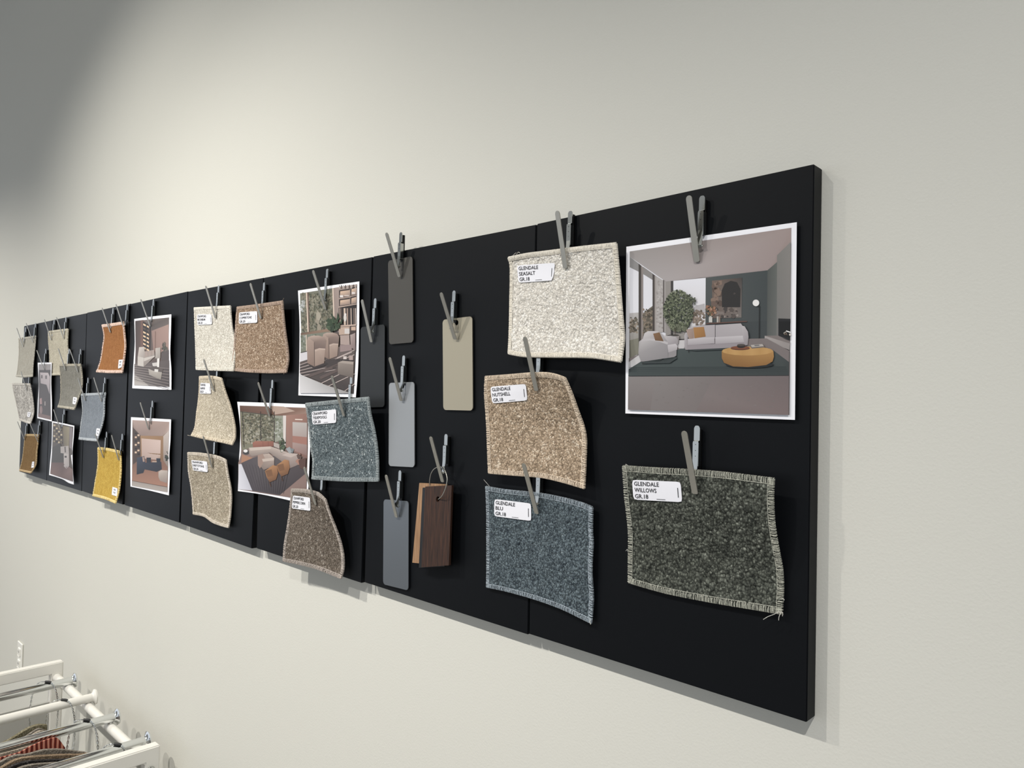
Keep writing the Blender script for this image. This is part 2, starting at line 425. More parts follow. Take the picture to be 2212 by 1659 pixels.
sh, t = swatch('nut', 'beige boucle fabric swatch with GLENDALE NUTSHELL label and curled right edge', C([(125,495),(350,480),(550,465),(700,465),(800,485),(872,512)]),
  C([(872,512),(930,640),(1000,830),(1050,970),(1072,1100),(1065,1350),(1055,1550)]), C([(155,1405),(400,1425),(650,1445),(850,1490),(1055,1550)]),
  C([(125,495),(118,650),(135,900),(145,1150),(155,1405)]), f_nut, e_nut, C([(178,592),(512,563),(528,718),(196,748)]), [('GLENDALE', 0.52), ('NUTSHELL', 0.5), ('GR.18', 0.28)],
  n=120, nub=0.001, freq=330, step=0.0014, r=0.00055, cap=0.05, gain=0.7, flare=0.010)
f_blu = fabric('boucle_blue', (44, 54, 64), (118, 133, 140), (160, 174, 176), 0.0021, 1.0, 0.75, 0.0014, 0.15, 0.55, 0.45)
e_blu = noisebump(mat('edge_blue_grey', (158, 168, 176), 0.85), 500, 0.2, 0.0005, 2, 0.45)
C = lambda pts: crop(1020, 980, 4.1475, pts)
sh, t = swatch('blu', 'slate blue fabric swatch with GLENDALE BLU label and pale overlocked edge', C([(122,295),(300,325),(600,355),(850,405),(1000,448),(1075,480)]),
  C([(1075,480),(1072,700),(1078,800),(1068,1050),(1080,1300),(1066,1520)]), C([(130,1195),(300,1230),(550,1300),(800,1390),(1066,1520)]),
  C([(122,295),(130,500),(132,750),(132,1030),(130,1195)]), f_blu, e_blu, C([(205,405),(532,445),(535,602),(203,558)]), [('GLENDALE', 0.53), ('BLU', 0.2), ('GR.18', 0.28)],
  n=120, nub=0.0009, freq=360, step=0.0016, r=0.00045)
loose(sh, t, thread_w, [[(1057,1050,.009),(1051,1043,.012),(1045,1036,.014)],[(1275,1338,.01),(1274,1344,.012),(1276,1349,.012)]])
f_wil = fabric('boucle_green', (48, 51, 47), (106, 110, 100), (142, 146, 134), 0.0026, 1.0, 0.8, 0.0017, 0.22, 0.4, 0.42)
e_wil = noisebump(mat('edge_green_white', (172, 172, 160), 0.85), 500, 0.2, 0.0005, 2, 0.4)
C = lambda pts: crop(1310, 890, 3.5295, pts)
sh, t = swatch('wil', 'dark green fabric swatch with GLENDALE WILLOWS label and white overlocked edge', C([(124,412),(350,427),(650,442),(900,462),(1275,507)]),
  C([(1275,507),(1268,650),(1278,850),(1310,1050),(1338,1200),(1345,1350),(1335,1540)]), C([(167,1300),(450,1380),(800,1450),(1100,1500),(1335,1540)]),
  C([(124,412),(140,650),(168,900),(168,1150),(167,1300)]), f_wil, e_wil, C([(200,515),(570,532),(583,686),(212,666)]), [('GLENDALE', 0.51), ('WILLOWS', 0.45), ('GR.18', 0.27)],
  n=130, nub=0.0013, freq=290, step=0.0016, r=0.00045, inset=0.0068)
loose(sh, t, thread_w, [[(1686,1320,.012),(1672,1327,.013),(1659,1332,.016),(1649,1338,.016)],[(1687,1322,.012),(1683,1332,.014),(1682,1340,.014)],[(1688,1320,.012),(1691,1326,.014),(1690,1331,.014)],[(1349,1008,.009),(1352,1003,.012),(1356,1006,.013)],[(1352,1190,.009),(1355,1187,.011),(1357,1193,.010)],[(1690,1293,.012),(1694,1295,.014),(1693,1297,.014)]])

f_iv = fabric('boucle_ivory', (186, 180, 166), (226, 220, 208), (244, 240, 230), 0.0022, 0.9, 0.9, 0.0009, 0.35, 0.4, 0.8)
e_iv = mat('edge_ivory', (240, 236, 226), 0.9, k=0.9)
sh, t = swatch('ivory', 'ivory fabric swatch with CRAWFORD label, left of the copper brown swatch', [(419.5,665),(458,663),(497.4,661)], [(497.4,661),(498.5,681),(501.5,708.5),(506,732),(508,760),(504,801)],
  [(423.6,798),(467,800),(504,801)], [(419.5,665),(421,708.5),(422.7,754),(423.6,798)], f_iv, e_iv, crop(420,670,36.87,[(250,350),(1400,330),(1450,1130),(290,1180)]), [('CRAWFORD', 0.60), ('MOONBEAM', 0.52), ('GR.20', 0.32)], nub=0.0008, flare=0.012)
f_cop = fabric('tweed_copper', (114, 90, 70), (168, 142, 118), (214, 194, 172), 0.0019, 1.0, 0.8, 0.0009, 0.3, 0.4, 0.7)
e_cop = mat('edge_pink_beige', (196, 174, 158), 0.9, k=0.85)
C = lambda pts: crop(480, 560, 5.529, pts)
sh, t = swatch('cop', 'copper brown tweed swatch with CRAWFORD COPPERTONE label beside the ivory one', C([(180,572),(400,545),(718,500)]), C([(718,500),(735,700),(755,880),(780,1050),(790,1200),(765,1350)]),
  C([(110,1325),(300,1345),(550,1355),(765,1350)]), C([(180,572),(170,650),(155,850),(145,1000),(125,1200),(110,1325)]), f_cop, e_cop,
  crop(505,660,31.6,[(400,480),(1640,385),(1650,1170),(385,1250)]), [('CRAWFORD', 0.56), ('COPPERTONE', 0.66), ('GR.20', 0.31)], nub=0.0008, d0=0.010, cap=0.05)
loose(sh, t, e_cop, [[(609,651,.01),(611,648,.011),(613,644,.012)],[(613,804,.012),(613.5,808,.013)]])
f_s7 = fabric('boucle_sand', (172, 160, 138), (212, 200, 178), (236, 226, 208), 0.0024, 0.88, 0.9, 0.0009, 0.28, 0.4, 0.75)
e_s7 = mat('edge_sand', (228, 216, 196), 0.9, k=0.85)
C = lambda pts: crop(400, 760, 6.9125, pts)
sh, t = swatch('sand', 'sand coloured swatch with narrow gathered top, under the ivory swatch', C([(212,370),(350,365),(450,375),(540,400)]),
  C([(540,400),(600,600),(670,800),(720,1000),(745,1150),(742,1290),(700,1385)]), C([(90,1250),(300,1300),(550,1350),(700,1385)]),
  C([(212,370),(205,620),(172,900),(145,1120),(90,1250)]), f_s7, e_s7, crop(425,820,41.5,[(390,290),(1240,330),(1340,1260),(310,1250)]), [('CRAWFORD', 0.5), ('ALMOND', 0.45), ('GR.20', 0.3)], nub=0.0008, cap=0.07, gain=0.8, flare=0.010)
loose(sh, t, e_s7, [[(413,941,.02),(409,941,.022),(405,940,.024)]])
f_s8 = fabric('boucle_oatmeal', (146, 132, 112), (194, 182, 160), (224, 212, 192), 0.0023, 0.88, 0.9, 0.0009, 0.28, 0.4, 0.7)
e_s8 = mat('edge_oatmeal', (222, 212, 198), 0.9, k=0.85)
C = lambda pts: crop(250, 850, 4.147, pts)
sh, t = swatch('oat', 'greyish oatmeal swatch, lowest of the three pale crawford swatches', C([(645,530),(750,535),(900,560),(985,595)]),
  C([(985,595),(1005,720),(1030,850),(1035,950),(1025,1100),(1008,1200)]), C([(695,1080),(790,1100),(870,1155),(950,1185),(1008,1200)]),
  C([(645,530),(652,700),(676,850),(690,1000),(695,1080)]), f_s8, e_s8, crop(405,980,33.2,[(300,440),(1450,560),(1500,1320),(440,1190)]), [('CRAWFORD', 0.68), ('DRIFTSTONE', 0.74), ('GR.20', 0.34)], nub=0.0008, cap=0.05)
f_tid = fabric('tweed_teal', (66, 78, 84), (124, 137, 142), (214, 222, 222), 0.0020, 0.98, 0.75, 0.0011, 0.2, 0.35, 0.6)
e_tid = noisebump(mat('edge_teal', (160, 168, 170), 0.9, k=0.9), 500, 0.2, 0.0005, 2, 0.35)
C = lambda pts: crop(480, 800, 3.605, pts)
sh, t = swatch('tide', 'teal grey tweed swatch with CRAWFORD TIDEPOOLS label, overlapping the sectional sofa print', C([(650,260),(900,235),(1138,212)]),
  C([(1138,212),(1152,330),(1180,450),(1200,560),(1213,700),(1215,862)]), C([(700,845),(950,860),(1215,862)]), C([(650,260),(670,400),(690,600),(706,700),(700,845)]),
  f_tid, e_tid, crop(660,870,27.65,[(395,525),(1870,380),(1870,1190),(465,1300)]), [('CRAWFORD', 0.60), ('TIDEPOOLS', 0.57), ('GR.20', 0.31)], n=90, nub=0.001, d0=0.014, step=0.0015)
f_pep = fabric('tweed_brown', (80, 70, 60), (134, 122, 110), (192, 184, 172), 0.0020, 0.98, 0.75, 0.0011, 0.2, 0.35, 0.62)
e_pep = noisebump(mat('edge_brown_grey', (176, 166, 158), 0.9, k=0.9), 500, 0.2, 0.0005, 2, 0.25)
sh, t = swatch('pepper', 'brown tweed swatch with CRAWFORD PEPPERCORN label hanging past the board bottom', C([(540,925),(640,930),(745,955),(805,1010)]),
  C([(805,1010),(840,1120),(880,1220),(920,1330),(943,1440),(945,1540),(925,1620)]), C([(475,1485),(600,1510),(750,1550),(925,1620)]),
  C([(540,925),(530,1050),(510,1200),(485,1350),(475,1485)]), f_pep, e_pep, crop(620,1060,31.6,[(450,320),(1620,465),(1650,1370),(370,1200)]), [('CRAWFORD', 0.6), ('PEPPERCORN', 0.68), ('GR.20', 0.3)], n=90, nub=0.001, d0=0.014, step=0.0015, cap=0.04, gain=0.6)

small = [('GR', .2), ('20', .2)]
def fl(name, d, m_, l, size=0.004, k=1.0): return fabric(name, d, m_, l, size * 0.5, k, 0.8, 0.0004, 0.2, 0.7, 0.85)
A = lambda pts: crop(0, 620, 6.6367, pts)
B5 = lambda pts: crop(0, 840, 5.53, pts)
swatch('grey', 'pale grey smooth swatch overhanging the left end of the board', A([(270,740),(350,727),(512,702)]), A([(512,702),(505,830),(490,980),(475,1120),(468,1280)]),
  A([(235,1280),(350,1290),(468,1280)]), A([(270,740),(272,950),(255,1150),(235,1280)]), fl('linen_grey', (158,154,142), (180,176,165), (192,188,178), 0.006), mat('edge_light_grey', (206, 202, 192), 0.9, k=0.95), n=40, step=0.003, r=0.0011, nub=0.0005, thick=0.002)
swatch('cream', 'cream felt swatch held by two clips, second from left in the top row', A([(692,640),(830,620),(975,603)]), A([(975,603),(967,800),(975,950),(967,1080),(965,1250)]),
  A([(712,1262),(850,1256),(965,1250)]), A([(692,640),(695,780),(712,1000),(712,1262)]), fl('felt_cream', (170,162,142), (204,197,178), (218,212,196), 0.007), mat('edge_felt', (214, 208, 192), 0.9, k=0.95), n=40, step=0.003, r=0.0011, nub=0.0006, d0=0.006)
swatch('charcoal', 'dark grey marled swatch with small white tag, below the cream felt one', A([(850,1112),(1000,1110),(1155,1110)]),
  A([(1155,1110),(1170,1200),(1180,1350),(1165,1500)]) + B5([(948,80),(888,245)]), B5([(690,217),(790,230),(888,245)]), A([(850,1112),(868,1300),(873,1450)]) + B5([(718,130),(690,217)]),
  fl('marl_grey', (108,106,98), (146,144,136), (166,163,155), 0.004), mat('edge_marl', (186, 180, 166), 0.9, k=0.95), B5([(880,97),(925,105),(915,190),(872,180)]), small, n=40, step=0.003, r=0.0011, nub=0.0005, d0=0.012, rot=True)
swatch('orange', 'rust orange swatch with pale pink edge and small white tag', A([(1462,547),(1600,530),(1770,502)]), A([(1770,502),(1790,700),(1800,850),(1780,1050),(1755,1225)]),
  A([(1385,1215),(1560,1225),(1755,1225)]), A([(1462,547),(1490,700),(1472,850),(1440,1050),(1385,1215)]), fl('velvet_orange', (140,88,46), (170,114,68), (186,134,88), 0.004), mat('edge_pink', (232, 206, 192), 0.9, k=0.95),
  A([(1710,1045),(1768,1040),(1750,1150),(1700,1172)]), small, n=44, step=0.0028, r=0.0011, nub=0.0004, inset=0.007, rot=True)
swatch('speckled', 'white and grey speckled swatch at the far left edge', [(26.4,828.7),(45,829),(64.8,829.4)], [(64.8,829.4),(68.7,849),(72.3,876),(72.3,894),(66,915)], [(42.5,907),(55,912),(66,915)],
  [(26.4,828.7),(29.8,849),(36,876),(42.5,907)], fl('speckle_white', (96,92,88), (214,210,204), (226,222,216), 0.008), mat('edge_white_grey', (214, 210, 204), 0.9, k=0.95), B5([(335,275),(375,280),(362,335),(330,335)]), small, n=40, step=0.003, r=0.0011, nub=0.0008, rot=True)
swatch('brown', 'small ochre brown swatch at the lower left corner of the board', [(54.2,938.6),(68,938.8),(83.2,939.5)], [(83.2,939.5),(82.6,952),(79.6,975.6),(77.8,1002.7),(67,1021.7)], [(42.5,1016.3),(54,1019),(67,1021.7)],
  [(54.2,938.6),(51.5,966.6),(48,993.7),(42.5,1016.3)], fl('velvet_ochre', (106,78,44), (130,102,64), (146,118,80), 0.005), mat('edge_ochre', (196, 172, 134), 0.9, k=0.95), B5([(390,870),(415,868),(408,940),(378,945)]), small, n=40, step=0.003, r=0.0011, nub=0.0004, rot=True)
swatch('blue', 'blue grey swatch with pale edges and small white tag', [(174.5,851.5),(200,850.5),(227.8,849)], [(227.8,849),(225.5,867),(225,894),(220.6,917.8),(209.5,952.3)], [(170.9,948.5),(190,950.5),(209.5,952.3)],
  [(174.5,851.5),(178.5,885),(175,916),(170.9,948.5)], fl('velvet_blue', (112,120,130), (138,146,156), (152,160,170), 0.005), mat('edge_pale_blue', (186, 192, 198), 0.9, k=0.95), B5([(1160,470),(1203,478),(1185,570),(1150,562)]), small, n=44, step=0.0028, r=0.0011, nub=0.0004, rot=True)
swatch('yellow', 'mustard yellow swatch with pale yellow edge hanging below the board', [(211.6,967.5),(231.5,969.3),(260.4,975.6)], [(260.4,975.6),(261.3,993.7),(261.3,1020.8),(257.7,1057),(249.8,1086.8)], [(200.7,1070.6),(226,1077),(249.8,1086.8)],
  [(211.6,967.5),(211.6,1002.7),(206,1039),(200.7,1070.6)], fl('velvet_yellow', (176,136,48), (206,172,76), (222,192,104), 0.005), mat('edge_yellow', (236, 214, 150), 0.9, k=0.95), B5([(1350,1170),(1410,1190),(1400,1285),(1340,1265)]), small, n=44, step=0.0028, r=0.0011, nub=0.0004, rot=True)

# ------------------------------------------------------------------ printed interiors
paper_m = mat('photo_paper', (238, 238, 243), 0.4, k=1.0)
inkm = bpy.data.materials.new('photo_ink'); inkm.use_nodes = True
_t = inkm.node_tree; _b = _t.nodes['Principled BSDF']; _a = _t.nodes.new('ShaderNodeVertexColor'); _a.layer_name = 'ink'
_t.links.new(_a.outputs[0], _b.inputs['Base Color']); _b.inputs['Roughness'].default_value = 0.45; _b.inputs['Specular IOR Level'].default_value = 0.3
class Pic:
    """flat coloured shapes printed on a sheet, traced in crop coordinates"""
    def __init__(s, sh, tf, k=0.95, sub=0):
        s.sh, s.tf, s.k, s.sub = sh, tf, k, sub; s.v = []; s.f = []; s.c = []; s.layer = 0
    def poly(s, pts, cols):
        if not isinstance(cols, list): cols = [cols]
        cols = [lin(soft(c, 0.8)) for c in cols]
        s.layer += 1; off = 0.00022 + 0.00002 * s.layer
        bm = bmesh.new(); lay = bm.verts.layers.float_vector.new('c')
        vl = [bm.verts.new((x, y, 0)) for x, y in pts]
        for i, v in enumerate(vl): v[lay] = Vector(cols[i % len(cols)])
        try: bm.faces.new(vl)
        except Exception: bm.free(); return
        if len(pts) > 4 or s.sub: bmesh.ops.triangulate(bm, faces=bm.faces)
        if s.sub:
            for _ in range(4):
                es = [e for e in bm.edges if e.calc_length() > s.sub]
                if not es: break
                bmesh.ops.subdivide_edges(bm, edges=es, cuts=1, use_grid_fill=False)
                bmesh.ops.triangulate(bm, faces=[f for f in bm.faces if len(f.verts) > 3])
        b0 = len(s.v); bm.verts.index_update()
        for v in bm.verts:
            x, y = s.tf(v.co.x, v.co.y); s.v.append(s.sh.hit(x, y, off) - s.sh.o)
            s.c.append([q * s.k for q in v[lay]] + [1])
        for f in bm.faces: s.f.append([b0 + v.index for v in f.verts])
        bm.free()
    def q(s, x0, y0, x1, y1, c): s.poly([(x0, y0), (x1, y0), (x1, y1), (x0, y1)], c)
    def ell(s, cx, cy, rx, ry, c, n=18, a0=0, a1=360):
        s.poly([(cx + rx * math.cos(math.radians(a0 + (a1 - a0) * i / n)), cy + ry * math.sin(math.radians(a0 + (a1 - a0) * i / n))) for i in range(n + (a1 - a0 < 360))], c)
    def line(s, x0, y0, x1, y1, wd, c):
        dx, dy = x1 - x0, y1 - y0; L = math.hypot(dx, dy); nx, ny = -dy / L * wd / 2, dx / L * wd / 2
        s.poly([(x0 + nx, y0 + ny), (x1 + nx, y1 + ny), (x1 - nx, y1 - ny), (x0 - nx, y0 - ny)], c)
    def blobs(s, n, cx, cy, rx, ry, r, cols, seed=1, inside=None, asp=1.0):
        rg = random.Random(seed); l0 = s.layer
        for i in range(n):
            while True:
                a, b = rg.uniform(-1, 1), rg.uniform(-1, 1)
                if a * a + b * b < 1 or inside == 'box': break
            rr = r * rg.uniform(0.5, 1.4); t = rg.uniform(0, 3.14); x, y = cx + a * rx, cy + b * ry
            s.layer = l0 + (i % 6)
            s.poly([(x + rr * math.cos(t + k * 2 * math.pi / 5) * rg.uniform(.6, 1.2), y + rr * asp * math.sin(t + k * 2 * math.pi / 5) * rg.uniform(.6, 1.2)) for k in range(5)], rg.choice(cols))
        s.layer = l0 + 7
    def build(s, parent):
        me = bpy.data.meshes.new('printed_picture'); me.from_pydata([tuple(v) for v in s.v], [], s.f)
        ca = me.color_attributes.new('ink', 'FLOAT_COLOR', 'POINT')
        for i, c in enumerate(s.c): ca.data[i].color = c
        return link('printed_picture', me, inkm, parent)
def print_sheet(label, top, right, bottom, left, d0=0.005, n=40, **kw):
    kw['cap'] = min(kw.get('cap', 0.01), 0.008)
    sh = Sheet(top, right, bottom, left, d0, n, n, **kw)
    t = thing('photo_print', label, 'photo', sh.o, 'printed interior photographs')
    o = sh.mesh('paper', paper_m, t, 0.0006, 0); o['label'] = 'white paper border'
    return sh, t
# --- large print at the right
sh, t = print_sheet('large print of a living room with white sofa and round ochre ottoman', [(1353,533),(1721,480)], [(1721,480),(1719,690),(1717,907)], [(1351,893),(1717,907)], [(1353,533),(1352,715),(1351,893)], cap=0.0, n=6)
p = Pic(sh, lambda x, y: (1310 + x / 3.0727, 400 + y / 3.0727), 1.05)
p.poly([(155,440),(1228,283),(1215,1525),(150,1490)], (120,112,111))
p.poly([(155,440),(1228,283),(1226,385),(1137,465),(1135,510),(1072,565),(395,640),(155,475)], [(146,140,138),(152,134,130),(150,132,128),(146,128,124),(146,128,124),(150,133,131),(162,154,154),(150,144,143)])
p.poly([(155,475),(395,640),(395,1000),(155,1160)], (212,212,220))
p.poly([(155,475),(215,520),(215,575),(155,545)], (132,130,130))
p.poly([(155,850),(215,845),(215,1120),(155,1150)], [(176,172,172),(170,166,164),(120,114,102),(126,120,108)])
p.blobs(60, 185, 930, 28, 50, 9, [(96,90,78),(78,72,62),(120,110,96),(140,126,110)], 3, 'box')
p.poly([(155,1030),(215,1015),(215,1120),(155,1150)], (120,118,104))
p.poly([(215,520),(245,545),(245,1010),(215,1125)], (62,56,52)); p.poly([(232,535),(245,545),(245,1008),(232,1060)], (132,122,118))
p.poly([(245,542),(310,588),(310,630),(245,590)], (130,126,124))
p.poly([(245,850),(310,800),(310,990),(245,1005)], (104,96,84)); p.blobs(70, 277, 900, 32, 80, 8, [(90,82,70),(70,62,50),(122,108,90),(136,118,100)], 4, 'box')
p.poly([(308,588),(332,604),(332,985),(308,992)], (66,58,55)); p.poly([(322,598),(334,606),(334,984),(322,988)], (150,142,138))
p.poly([(332,604),(378,632),(378,975),(332,985)], (164,158,156)); p.blobs(60, 355, 800, 20, 160, 7, [(150,143,140),(178,172,170),(138,130,126)], 5, 'box')
p.poly([(378,628),(400,642),(400,980),(378,975)], (88,80,78)); p.poly([(386,634),(396,640),(396,980),(386,976)], (150,144,142))
p.poly([(396,640),(432,636),(432,992),(396,1000)], (138,132,128)); p.poly([(430,637),(447,636),(447,987),(430,990)], (58,55,54))
p.poly([(447,636),(662,616),(660,930),(447,985)], [(214,214,222),(218,218,226),(200,196,198),(190,188,188)])
p.poly([(560,835),(600,800),(655,786),(660,850),(560,880)], (168,164,166)); p.blobs(90, 612, 880, 46, 48, 9, [(118,104,92),(96,84,72),(134,118,104),(146,128,116)], 6)
p.poly([(447,960),(660,925),(660,1010),(447,1025)], (140,134,130))
p.poly([(662,616),(1074,566),(1070,1022),(660,930)], [(74,80,80),(58,66,68),(60,66,68),(66,72,72)]); p.poly([(660,925),(1070,900),(1070,1022),(930,1045),(660,1010)], (58,64,66))
p.poly([(1072,566),(1136,511),(1133,1000),(1068,1020)], [(74,78,76),(92,96,92),(96,98,96),(78,82,80)])
p.poly([(1136,466),(1226,378),(1224,1030),(1133,1000)], [(118,116,112),(128,124,120),(118,114,112),(112,110,108)])
p.poly([(1144,885),(1225,888),(1222,1030),(1144,1000)], (30,30,33)); p.poly([(1150,905),(1225,905),(1222,1015),(1150,985)], (18,18,20))
p.blobs(8, 1198, 990, 26, 12, 9, [(190,182,172),(120,100,84),(60,50,44)], 7); p.line(1196, 968, 1226, 978, 7, (226, 224, 224))
p.poly([(1054,1000),(1142,998),(1222,1045),(1218,1095),(1054,1030)], [(150,142,140),(146,138,136),(142,134,132),(140,132,130),(160,152,150)]); p.poly([(1054,1000),(1142,998),(1222,1040),(1222,1052)], (118,108,106))
p.poly([(705,635),(905,615),(900,880),(708,885)], [(110,92,82),(66,60,58),(112,104,100),(96,80,72)])
p.blobs(26, 735, 720, 26, 80, 18, [(128,104,90),(104,84,74),(86,70,62)], 8, 'box'); p.blobs(26, 800, 850, 85, 26, 14, [(120,108,102),(84,74,70),(140,130,124),(66,60,58)], 9, 'box')
p.poly([(772,810),(770,700),(790,655),(830,636),(870,645),(893,690),(892,810)], (42,40,40)); p.blobs(5, 850, 722, 22, 4, 6, [(70,62,60),(84,76,72)], 10)
p.line(668, 920, 938, 905, 8, (96,68,60)); p.q(685, 876, 708, 912, (186,182,176)); p.q(690, 866, 703, 880, (176,172,166))
p.blobs(46, 698, 832, 38, 34, 8, [(146,100,74),(120,80,58),(90,84,60),(170,128,104)], 11)
p.q(738, 872, 750, 912, (168,160,152)); p.q(752, 874, 762, 912, (132,112,100))
p.line(1021, 800, 1019, 1032, 5, (24,24,26)); p.line(1000, 804, 1022, 806, 4, (24,24,26)); p.ell(998, 783, 22, 22, (222,220,218)); p.ell(1005, 1036, 34, 6, (40,38,38))
p.poly([(155,1150),(480,1030),(1068,1018),(1218,1100),(1216,1270),(152,1270)], (116,106,105)); p.poly([(400,1030),(540,1030),(520,1085),(490,1085)], (186,182,184))
p.poly([(155,1175),(222,1128),(245,1165),(155,1222)], (184,182,184))
p.poly([(155,1222),(245,1165),(500,1086),(760,1080),(1115,1098),(1218,1175),(1217,1262),(152,1267)], [(58,68,68),(64,74,74),(66,76,76),(60,70,70),(66,74,74),(56,62,63),(56,63,63),(64,74,74)])
for i in range(9): p.line(160 - 2, 1258 - i * 6, 1215 - i * 2, 1253 - i * 6, 1.6, (48, 57, 58))
p.line(152, 1268, 1217, 1264, 4, (30,30,32))
p.poly([(152,1271),(1217,1266),(1215,1525),(150,1490)], [(126,120,119),(108,96,96),(116,100,99),(112,104,103)])
p.poly([(330,1271),(720,1270),(600,1504),(300,1495)], [(124,118,117),(116,108,107),(115,106,105),(117,110,109)])
p.blobs(60, 700, 1400, 480, 90, 9, [(115,106,105),(112,103,102),(119,110,109)], 12, 'box', 0.35)
p.blobs(1100, 486, 835, 98, 136, 7, [(82,90,68),(58,66,48),(104,112,84),(124,130,104),(44,50,38),(94,100,78)], 13); p.blobs(60, 560, 770, 40, 40, 7, [(60,66,50),(84,90,70)], 14); p.blobs(50, 500, 950, 60, 24, 8, [(70,76,56),(96,100,80)], 15)
p.line(466, 950, 464, 1002, 5, (70,58,48)); p.poly([(432,998),(492,996),(488,1050),(440,1052)], [(168,162,162),(140,132,132),(128,120,120),(160,154,154)]); p.ell(462, 998, 30, 6, (60,56,52))
p.poly([(545,1000),(550,950),(600,935),(730,928),(730,1020),(560,1025)], [(170,164,168),(172,166,170),(168,161,165),(164,157,161),(158,151,155),(160,153,157)])
p.poly([(733,930),(900,919),(912,935),(914,1010),(733,1020)], [(164,158,162),(170,164,168),(172,166,170),(160,153,157),(156,149,153)])
p.poly([(540,1030),(560,1016),(725,1010),(727,1052),(545,1062)], [(176,170,175),(184,178,182),(178,172,176),(156,149,154),(158,151,156)]); p.poly([(731,1010),(915,1000),(925,1045),(731,1054)], [(180,174,178),(186,180,184),(160,153,157),(156,149,154)])
p.poly([(528,1062),(930,1046),(932,1076),(534,1094)], (142,134,139)); p.poly([(526,1000),(536,978),(550,985),(548,1095),(528,1085)], [(172,166,170),(180,174,178),(150,143,147),(140,132,136),(150,143,147)])
p.poly([(908,935),(926,938),(948,975),(952,1010),(946,1062),(928,1066),(915,1010)], [(176,170,173),(168,162,165),(158,150,154),(148,141,145),(136,129,133),(140,133,137),(160,153,157)])
p.line(730, 928, 730, 1054, 2.5, (110,103,107)); p.poly([(538,962),(585,950),(590,1018),(556,1022)], [(160,136,126),(150,128,116),(142,118,106),(150,128,116)]); p.poly([(586,946),(656,942),(668,1006),(594,1018)], [(168,118,62),(160,110,56),(146,98,48),(152,104,52)])
p.line(556, 1092, 554, 1112, 4, (34,32,32)); p.line(903, 1076, 905, 1086, 4, (34,32,32))
p.poly([(540,1094),(925,1076),(900,1088),(600,1102)], (53,61,62))
p.poly([(372,1010),(400,1000),(470,1006),(486,1030),(484,1060),(420,1062)], [(172,166,168),(178,172,174),(166,160,163),(148,141,145),(144,138,141),(150,144,148)])
p.poly([(222,1120),(226,1040),(252,1020),(262,985),(285,970),(350,970),(375,985),(416,1040),(420,1168),(240,1172)], [(146,142,144),(160,156,158),(176,171,173),(184,179,181),(188,183,185),(178,173,175),(162,157,159),(142,138,141),(128,124,127),(136,132,135)])
p.poly([(252,1020),(300,1018),(370,1028),(416,1042),(418,1060),(360,1040),(300,1032),(240,1040)], (176,171,174))
p.poly([(416,1062),(468,1054),(482,1066),(478,1094),(420,1112)], [(182,176,180),(188,182,186),(176,170,174),(160,154,158),(158,152,156)]); p.poly([(420,1112),(476,1095),(474,1132),(420,1168)], (136,131,134))
p.poly([(320,987),(362,978),(390,1038),(334,1032)], [(128,92,62),(120,86,56),(104,74,48),(110,78,52)])
p.line(258, 1172, 250, 1190, 4, (30,30,30)); p.line(432, 1162, 440, 1180, 4, (30,30,30)); p.line(470,1134,476,1144,3,(30,30,30))
p.poly([(240,1174),(420,1170),(470,1140),(480,1150),(430,1182),(260,1186)], (53,61,62))
p.ell(960, 1192, 160, 22, (34,38,40))
p.poly([(775,1104),(800,1086),(1095,1086),(1118,1104),(1121,1140),(1112,1172),(1070,1195),(950,1208),(850,1204),(790,1180),(776,1150)], [(150,106,52),(160,114,58),(176,128,66),(172,124,64),(160,112,56),(148,102,48),(140,96,46),(136,92,44),(132,90,42),(134,90,42),(142,98,48)])
p.ell(946, 1102, 170, 30, [(186,140,78),(178,132,70)]); p.ell(898, 1084, 64, 13, (92,50,34)); p.ell(898, 1080, 62, 11, (122,68,44)); p.ell(904, 1070, 28, 13, (44,38,36)); p.ell(904, 1062, 26, 7, (78,70,66))
p.poly([(962,1070),(1050,1060),(1062,1078),(975,1086)], (108,98,92)); p.poly([(968,1062),(1045,1056),(1054,1070),(975,1078)], (166,158,152)); p.poly([(990,1062),(1022,1060),(1028,1068),(996,1071)], (108,106,106))
p.build(t)
# --- print with two barrel armchairs
sh, t = print_sheet('print of two beige barrel armchairs on a striped rug by tall windows', [(643.7,627.8),(710,617.5),(776,608)], [(776,608),(775.6,700),(773.5,790),(768.5,858.4)], [(644.6,854),(768.5,858.4)], [(643.7,627.8),(647,700),(646.5,780),(644.6,854)], cap=0.02)
p = Pic(sh, lambda x, y: (480 + x / 5.529, 560 + y / 5.529), 0.86, 60)
p.poly([(930,408),(1610,300),(1600,1000),(1570,1605),(935,1600),(945,900)], (96,84,80))
p.poly([(930,408),(1340,345),(1350,830),(945,900)], (118,118,100))
p.blobs(900, 1140, 640, 190, 225, 11, [(84,86,66),(122,116,94),(102,98,78),(150,144,124),(88,80,64),(134,130,112),(70,72,56)], 21, 'box', 1.5); p.blobs(20, 960, 560, 22, 60, 16, [(190,190,190),(150,156,150)], 22, 'box')
p.blobs(8, 1150, 720, 14, 110, 22, [(168,158,140),(150,140,122)], 23, 'box', 2.6)
p.poly([(1002,402),(1016,398),(1036,890),(1024,892)], (222,198,178)); p.poly([(1016,398),(1034,396),(1048,888),(1036,890)], (120,98,86))
p.poly([(1318,346),(1332,344),(1345,700),(1330,700)], (220,196,178)); p.poly([(1332,344),(1395,333),(1400,880),(1350,830)], [(160,140,132),(168,148,140),(150,130,122),(140,122,114)])
p.poly([(1395,333),(1612,298),(1603,880),(1398,905)], (156,136,126))
